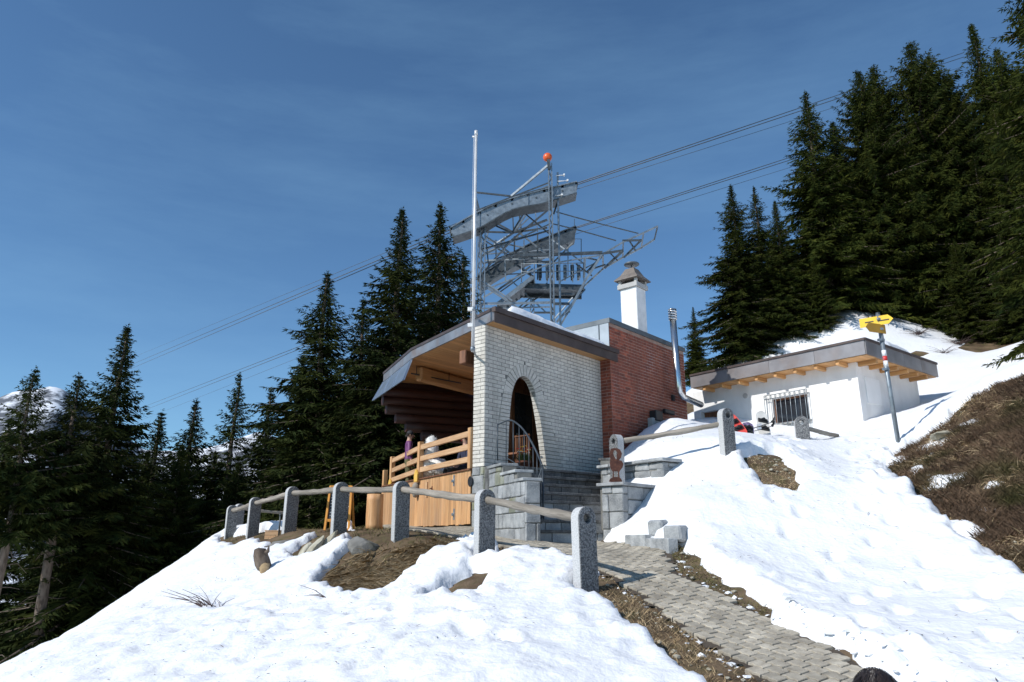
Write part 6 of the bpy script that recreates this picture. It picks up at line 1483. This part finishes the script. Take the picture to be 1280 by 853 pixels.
    hm = MB(); hm.add(cv, cf, True); hm.add(Vh, [tuple(range(4*i, 4*i+4)) for i in range(n)]); hm.put('hair', m_hair, o, Mx)
    if hat is not None:
        mb = MB(); mb.lathe(hc+Vector((0,-.004*r,.02*r)), [(.092*r,-.01*r),(.097*r,.0),(.097*r,.035*r),(.088*r,.07*r),(.055*r,.105*r),(0,.118*r)], 18); mb.put('woollen_hat', hat, o, Mx)
    return o
TF = 1.062
p = at(510.5, 575, 17.9); person((p[0], p[1], TF), R(-75), 1.56, 'person in a purple jacket and olive trousers standing behind the terrace railing', m_purple, m_olive, hat=m_dktr)
p = at(582, 570, 15.9); person((p[0], p[1], TF), R(120), 1.60, 'person in a dark navy jacket sitting behind the terrace railing', m_navy, m_dktr, seated=True, hat=m_navy, arms='lap', seat_h=.44)
bench = thing('terrace_bench', (p[0], p[1], TF), 'plain wooden bench on the terrace under the sitting person', 'bench')
bd = np.array([math.cos(R(120)), math.sin(R(120)), 0]); bo_ = np.array([p[0], p[1], 0]); 
for k_ in (-.13, 0, .13):
    c = bo_+np.array([-bd[1], bd[0], 0])*k_; hbar('seat_plank', c-bd*.55+UP*(TF+.40), c+bd*.55+UP*(TF+.40), .115, .04, m_brwood, bench)
for a in (-.45, .45):
    c = bo_+bd*a; hbar('leg', c+np.array([-bd[1],bd[0],0])*-.17+UP*(TF+.36), c+np.array([-bd[1],bd[0],0])*.17+UP*(TF+.36), .06, .04, m_brwood, bench); mb = MB(); mb.abox(c[0]-.03, c[0]+.03, c[1]-.03, c[1]+.03, TF, TF+.34); mb.put('leg', m_brwood, bench)
# shaggy white throw
q_ = at(537, 596, 16.7); fz = TF
pts = [(at(537,598,16.7)[0], 16.7, fz+.30, .16), (at(538,583,16.7)[0], 16.72, at(538,583,16.7)[2], .17), (at(540,570,16.7)[0], 16.74, at(540,570,16.7)[2], .14), (at(540,558,16.7)[0], 16.74, at(540,558,16.7)[2], .12), (at(536,552,16.7)[0], 16.72, at(536,552,16.7)[2], .085),
       (at(546,583,16.6)[0], 16.6, at(546,583,16.6)[2], .13), (at(556,577,16.5)[0], 16.5, at(556,577,16.5)[2], .07), (at(555,588,16.4)[0], 16.4, at(555,588,16.4)[2], .08), (at(565,586,16.3)[0], 16.3, at(565,586,16.3)[2], .06), (at(524,580,16.9)[0], 16.9, at(524,580,16.9)[2], .09)]
pts[2] = (*pts[2][:2], pts[2][2]+.06, pts[2][3]); pts[3] = (*pts[3][:2], pts[3][2]+.12, pts[3][3]); pts[4] = (*pts[4][:2], pts[4][2]+.12, pts[4][3])
fm = skin_body('throw', [(a, b, c, r*1.2) for a, b, c, r in pts], [(0,1),(1,2),(2,3),(3,4),(1,5),(5,6),(5,7),(7,8),(1,9)]); fm.materials.append(m_fur)
fur = thing('white_fur_throw', (pts[0][0], 16.7, fz), 'shaggy white fur throw heaped on a seat behind the terrace railing', 'fur throw'); put('throw', fm, None, fur)
rg = np.random.default_rng(5); vv = np.array([v.co for v in fm.vertices]); nn = np.array([v.normal for v in fm.vertices]); ix = rg.integers(0, len(vv), 5000)
P = vv[ix]+rg.normal(0,.012,(5000,3)); T = nn[ix]*.35+rg.normal(0,.4,(5000,3)); T[:,2] -= .6; T /= np.linalg.norm(T, axis=1)[:,None]; S_ = np.cross(T, rg.normal(0,1,(5000,3))); S_ /= np.linalg.norm(S_, axis=1)[:,None]
L = rg.uniform(.015,.035,5000); V = np.stack([P-S_*.004, P+S_*.004, P+T*L[:,None]], 1).reshape(-1,3); put('fur', mesh_np('fur', V, np.arange(15000).reshape(-1,3)), m_fur, fur)
st_ = thing('log_stool', (pts[0][0], 16.7, fz), 'round log stool under the white fur throw', 'stool')
mb = MB(); mb.tube([(pts[0][0], 16.72, fz), (pts[0][0], 16.72, fz+.28)], .19, 18); mb.put('seat', m_logpale, st_)
# walker whose hair shows at the picture's lower edge
p = at(1092, 838, 2.5); gzz = gz(p[0], p[1]); person((p[0], p[1]-.02, gzz), R(0), (p[2]-gzz)*1.0, 'dark haired person walking up the paving, only the hair in the picture', m_navy, m_dktr)

# ------------------------------------------------------------------ at the doorway: flowers, chair
m_flr = material('red_blossom', (.55,.03,.05), (.62,.06,.08), 9, .6); m_flw = material('white_blossom', (.72,.68,.66), (.78,.75,.73), 9, .6); m_fly = material('yellow_blossom', (.72,.50,.02), (.80,.58,.04), 9, .6); m_leaf = material('green_leaves', (.03,.06,.015), (.06,.10,.03), 9, .6)
fl0 = W2(1.55, FLOOR, -.30); pot = thing('flower_pot', fl0, 'pot of red, white and yellow flowers standing in the arched doorway', 'flower pot')
mb = MB(); mb.lathe(fl0, [(0,.0),(.10,.0),(.14,.20),(.155,.20),(.155,.24),(.13,.24),(.12,.20),(0,.20)], 18); mb.put('pot', m_rust, pot)
mb = MB(); rg = np.random.default_rng(8)
for k_ in range(70):
    a = rg.uniform(0,6.28); e = rg.uniform(.3,1.3); o_ = fl0+UP*.20+np.array([rg.normal(0,.04), rg.normal(0,.04), 0]); d = np.array([math.cos(a)*math.cos(e), math.sin(a)*math.cos(e), math.sin(e)])*rg.uniform(.15,.34)
    s_ = np.cross(d, (0,0,1.)); s_ /= np.linalg.norm(s_)+1e-9; mb.add([o_, o_+d*.5+s_*.025, o_+d, o_+d*.5-s_*.025], [(0,1,2,3)])
mb.put('leaves', m_leaf, pot)
for k_ in range(22):
    a = rg.uniform(0,6.28); rr_ = rg.uniform(.02,.20); c = fl0+UP*(.34+rg.uniform(0,.20))+np.array([math.cos(a)*rr_, math.sin(a)*rr_, 0]); mb = MB()
    for j in range(6):
        b_ = j*1.047; mb.add([c, c+np.array([math.cos(b_)*.03, math.sin(b_)*.03, .012]), c+np.array([math.cos(b_+.5)*.04, math.sin(b_+.5)*.04, .0]), c+np.array([math.cos(b_+1)*.03, math.sin(b_+1)*.03, .012])], [(0,1,2,3)])
    mb.put('blossom', (m_flr, m_flw, m_fly)[k_ % 3], pot)
chb = W2(1.95, FLOOR, -.85); chair = thing('wooden_chair', chb, 'brown wooden chair inside the arched doorway', 'chair')
for a in (-.2, .2):
    for b in (-.19, .19):
        c = chb+U*a+NW*b; mb = MB(); hh_ = .92 if a > 0 else .44; mb.bar(c, c+UP*hh_, .04); mb.put('leg', m_brwood, chair)
mb = MB(); mb.box(chb+UP*.46, U*.22, NW*.21, UP*.02); mb.put('seat', m_brwood, chair)
for k_ in range(5):
    mb = MB(); c = chb+U*.2+NW*(-.13+.065*k_); mb.bar(c+UP*.48, c+UP*.86, .035, .02); mb.put('back_slat', m_brwood, chair)
mb = MB(); mb.bar(chb+U*.2-NW*.21+UP*.89, chb+U*.2+NW*.21+UP*.89, .06, .025); mb.put('top_rail', m_brwood, chair)

# ------------------------------------------------------------------ boards stuck in the snow before the house
def board(px0, py0, px1, py1, d, w, mat, label, tip=.18, cat='snowboard', lean=(0,.35,0)):
    a = at(px0, py0, d); b = at(px1, py1, d)+np.array(lean); ax = b-a; L = np.linalg.norm(ax); ax /= L; sd2 = np.cross(ax, (0,1,0)); sd2 /= np.linalg.norm(sd2); nr2 = np.cross(sd2, ax)
    o = thing('snowboard', a, label, cat); n = 16; V = []; 
    for k_ in range(n+1):
        t = k_/n; ww = w*(.5 if 0 < k_ < n else .5)*math.sqrt(max(.02, 1-abs(2*t-1)**7)); cv = .10*(max(0, t-.82)/.18)**2*L*.6
        c = a+ax*L*t-nr2*cv*np.sign(nr2[1])
        V += [c-sd2*ww, c+sd2*ww, c+sd2*ww+nr2*.012, c-sd2*ww+nr2*.012]
    Fc = [(4*k_+i, 4*k_+(i+1) % 4, 4*k_+4+(i+1) % 4, 4*k_+4+i) for k_ in range(n) for i in range(4)]+[(3,2,1,0),(4*n,4*n+1,4*n+2,4*n+3)]
    MB().add(V, Fc).put('deck', mat, o)
    for t in (.35, .65):
        c = a+ax*L*t-nr2*.02*np.sign(nr2[1]); mb = MB(); mb.box(c, sd2*w*.38, ax*.05, nr2*.02); mb.tube([c-sd2*w*.35, c-nr2*.09*np.sign(nr2[1]), c+sd2*w*.35], .02, 6); mb.put('binding', m_black, o)
m_coral = material('coral_red_board', (.62,.06,.045), (.70,.09,.07), 6, .4); m_lilac = material('purple_board', (.13,.09,.20), (.30,.24,.38), 14, .4, lo=.45, hi=.55); m_pale = material('pale_board', (.60,.58,.54), (.70,.68,.64), 5, .5)
board(930, 545, 916, 516, 16.2, .28, m_coral, 'coral red snowboard stuck in the snow beside the granite post')
board(936, 548, 938, 527, 16.6, .27, m_lilac, 'purple patterned snowboard tip sticking out of the snow before the house', lean=(0,.2,0))
board(957, 548, 960, 511, 17.2, .30, m_pale, 'pale rounded board leaning on the house front left of the barred window', lean=(0,.5,0))
sk = at(940, 545, 16.9); ski = thing('ski_pair', sk, 'pair of dark skis lying in the snow below the barred window', 'skis')
for j in (0, 1):
    a = at(925, 541+3*j, 16.9+.1*j); b = at(965, 528+5*j, 17.25); mb = MB(); mb.bar(a, b, .07, .015); mb.tube([b, b+(b-a)*.06+UP*.05, b+(b-a)*.09+UP*.11], [.03,.025,.01], 6); mb.put('ski', m_black, ski)
    mb = MB(); mb.bar(a*.45+b*.55+UP*.03, a*.35+b*.65+UP*.03, .06, .06); mb.put('ski_binding', m_stain, ski)
lp = at(953, 543, 17.0)
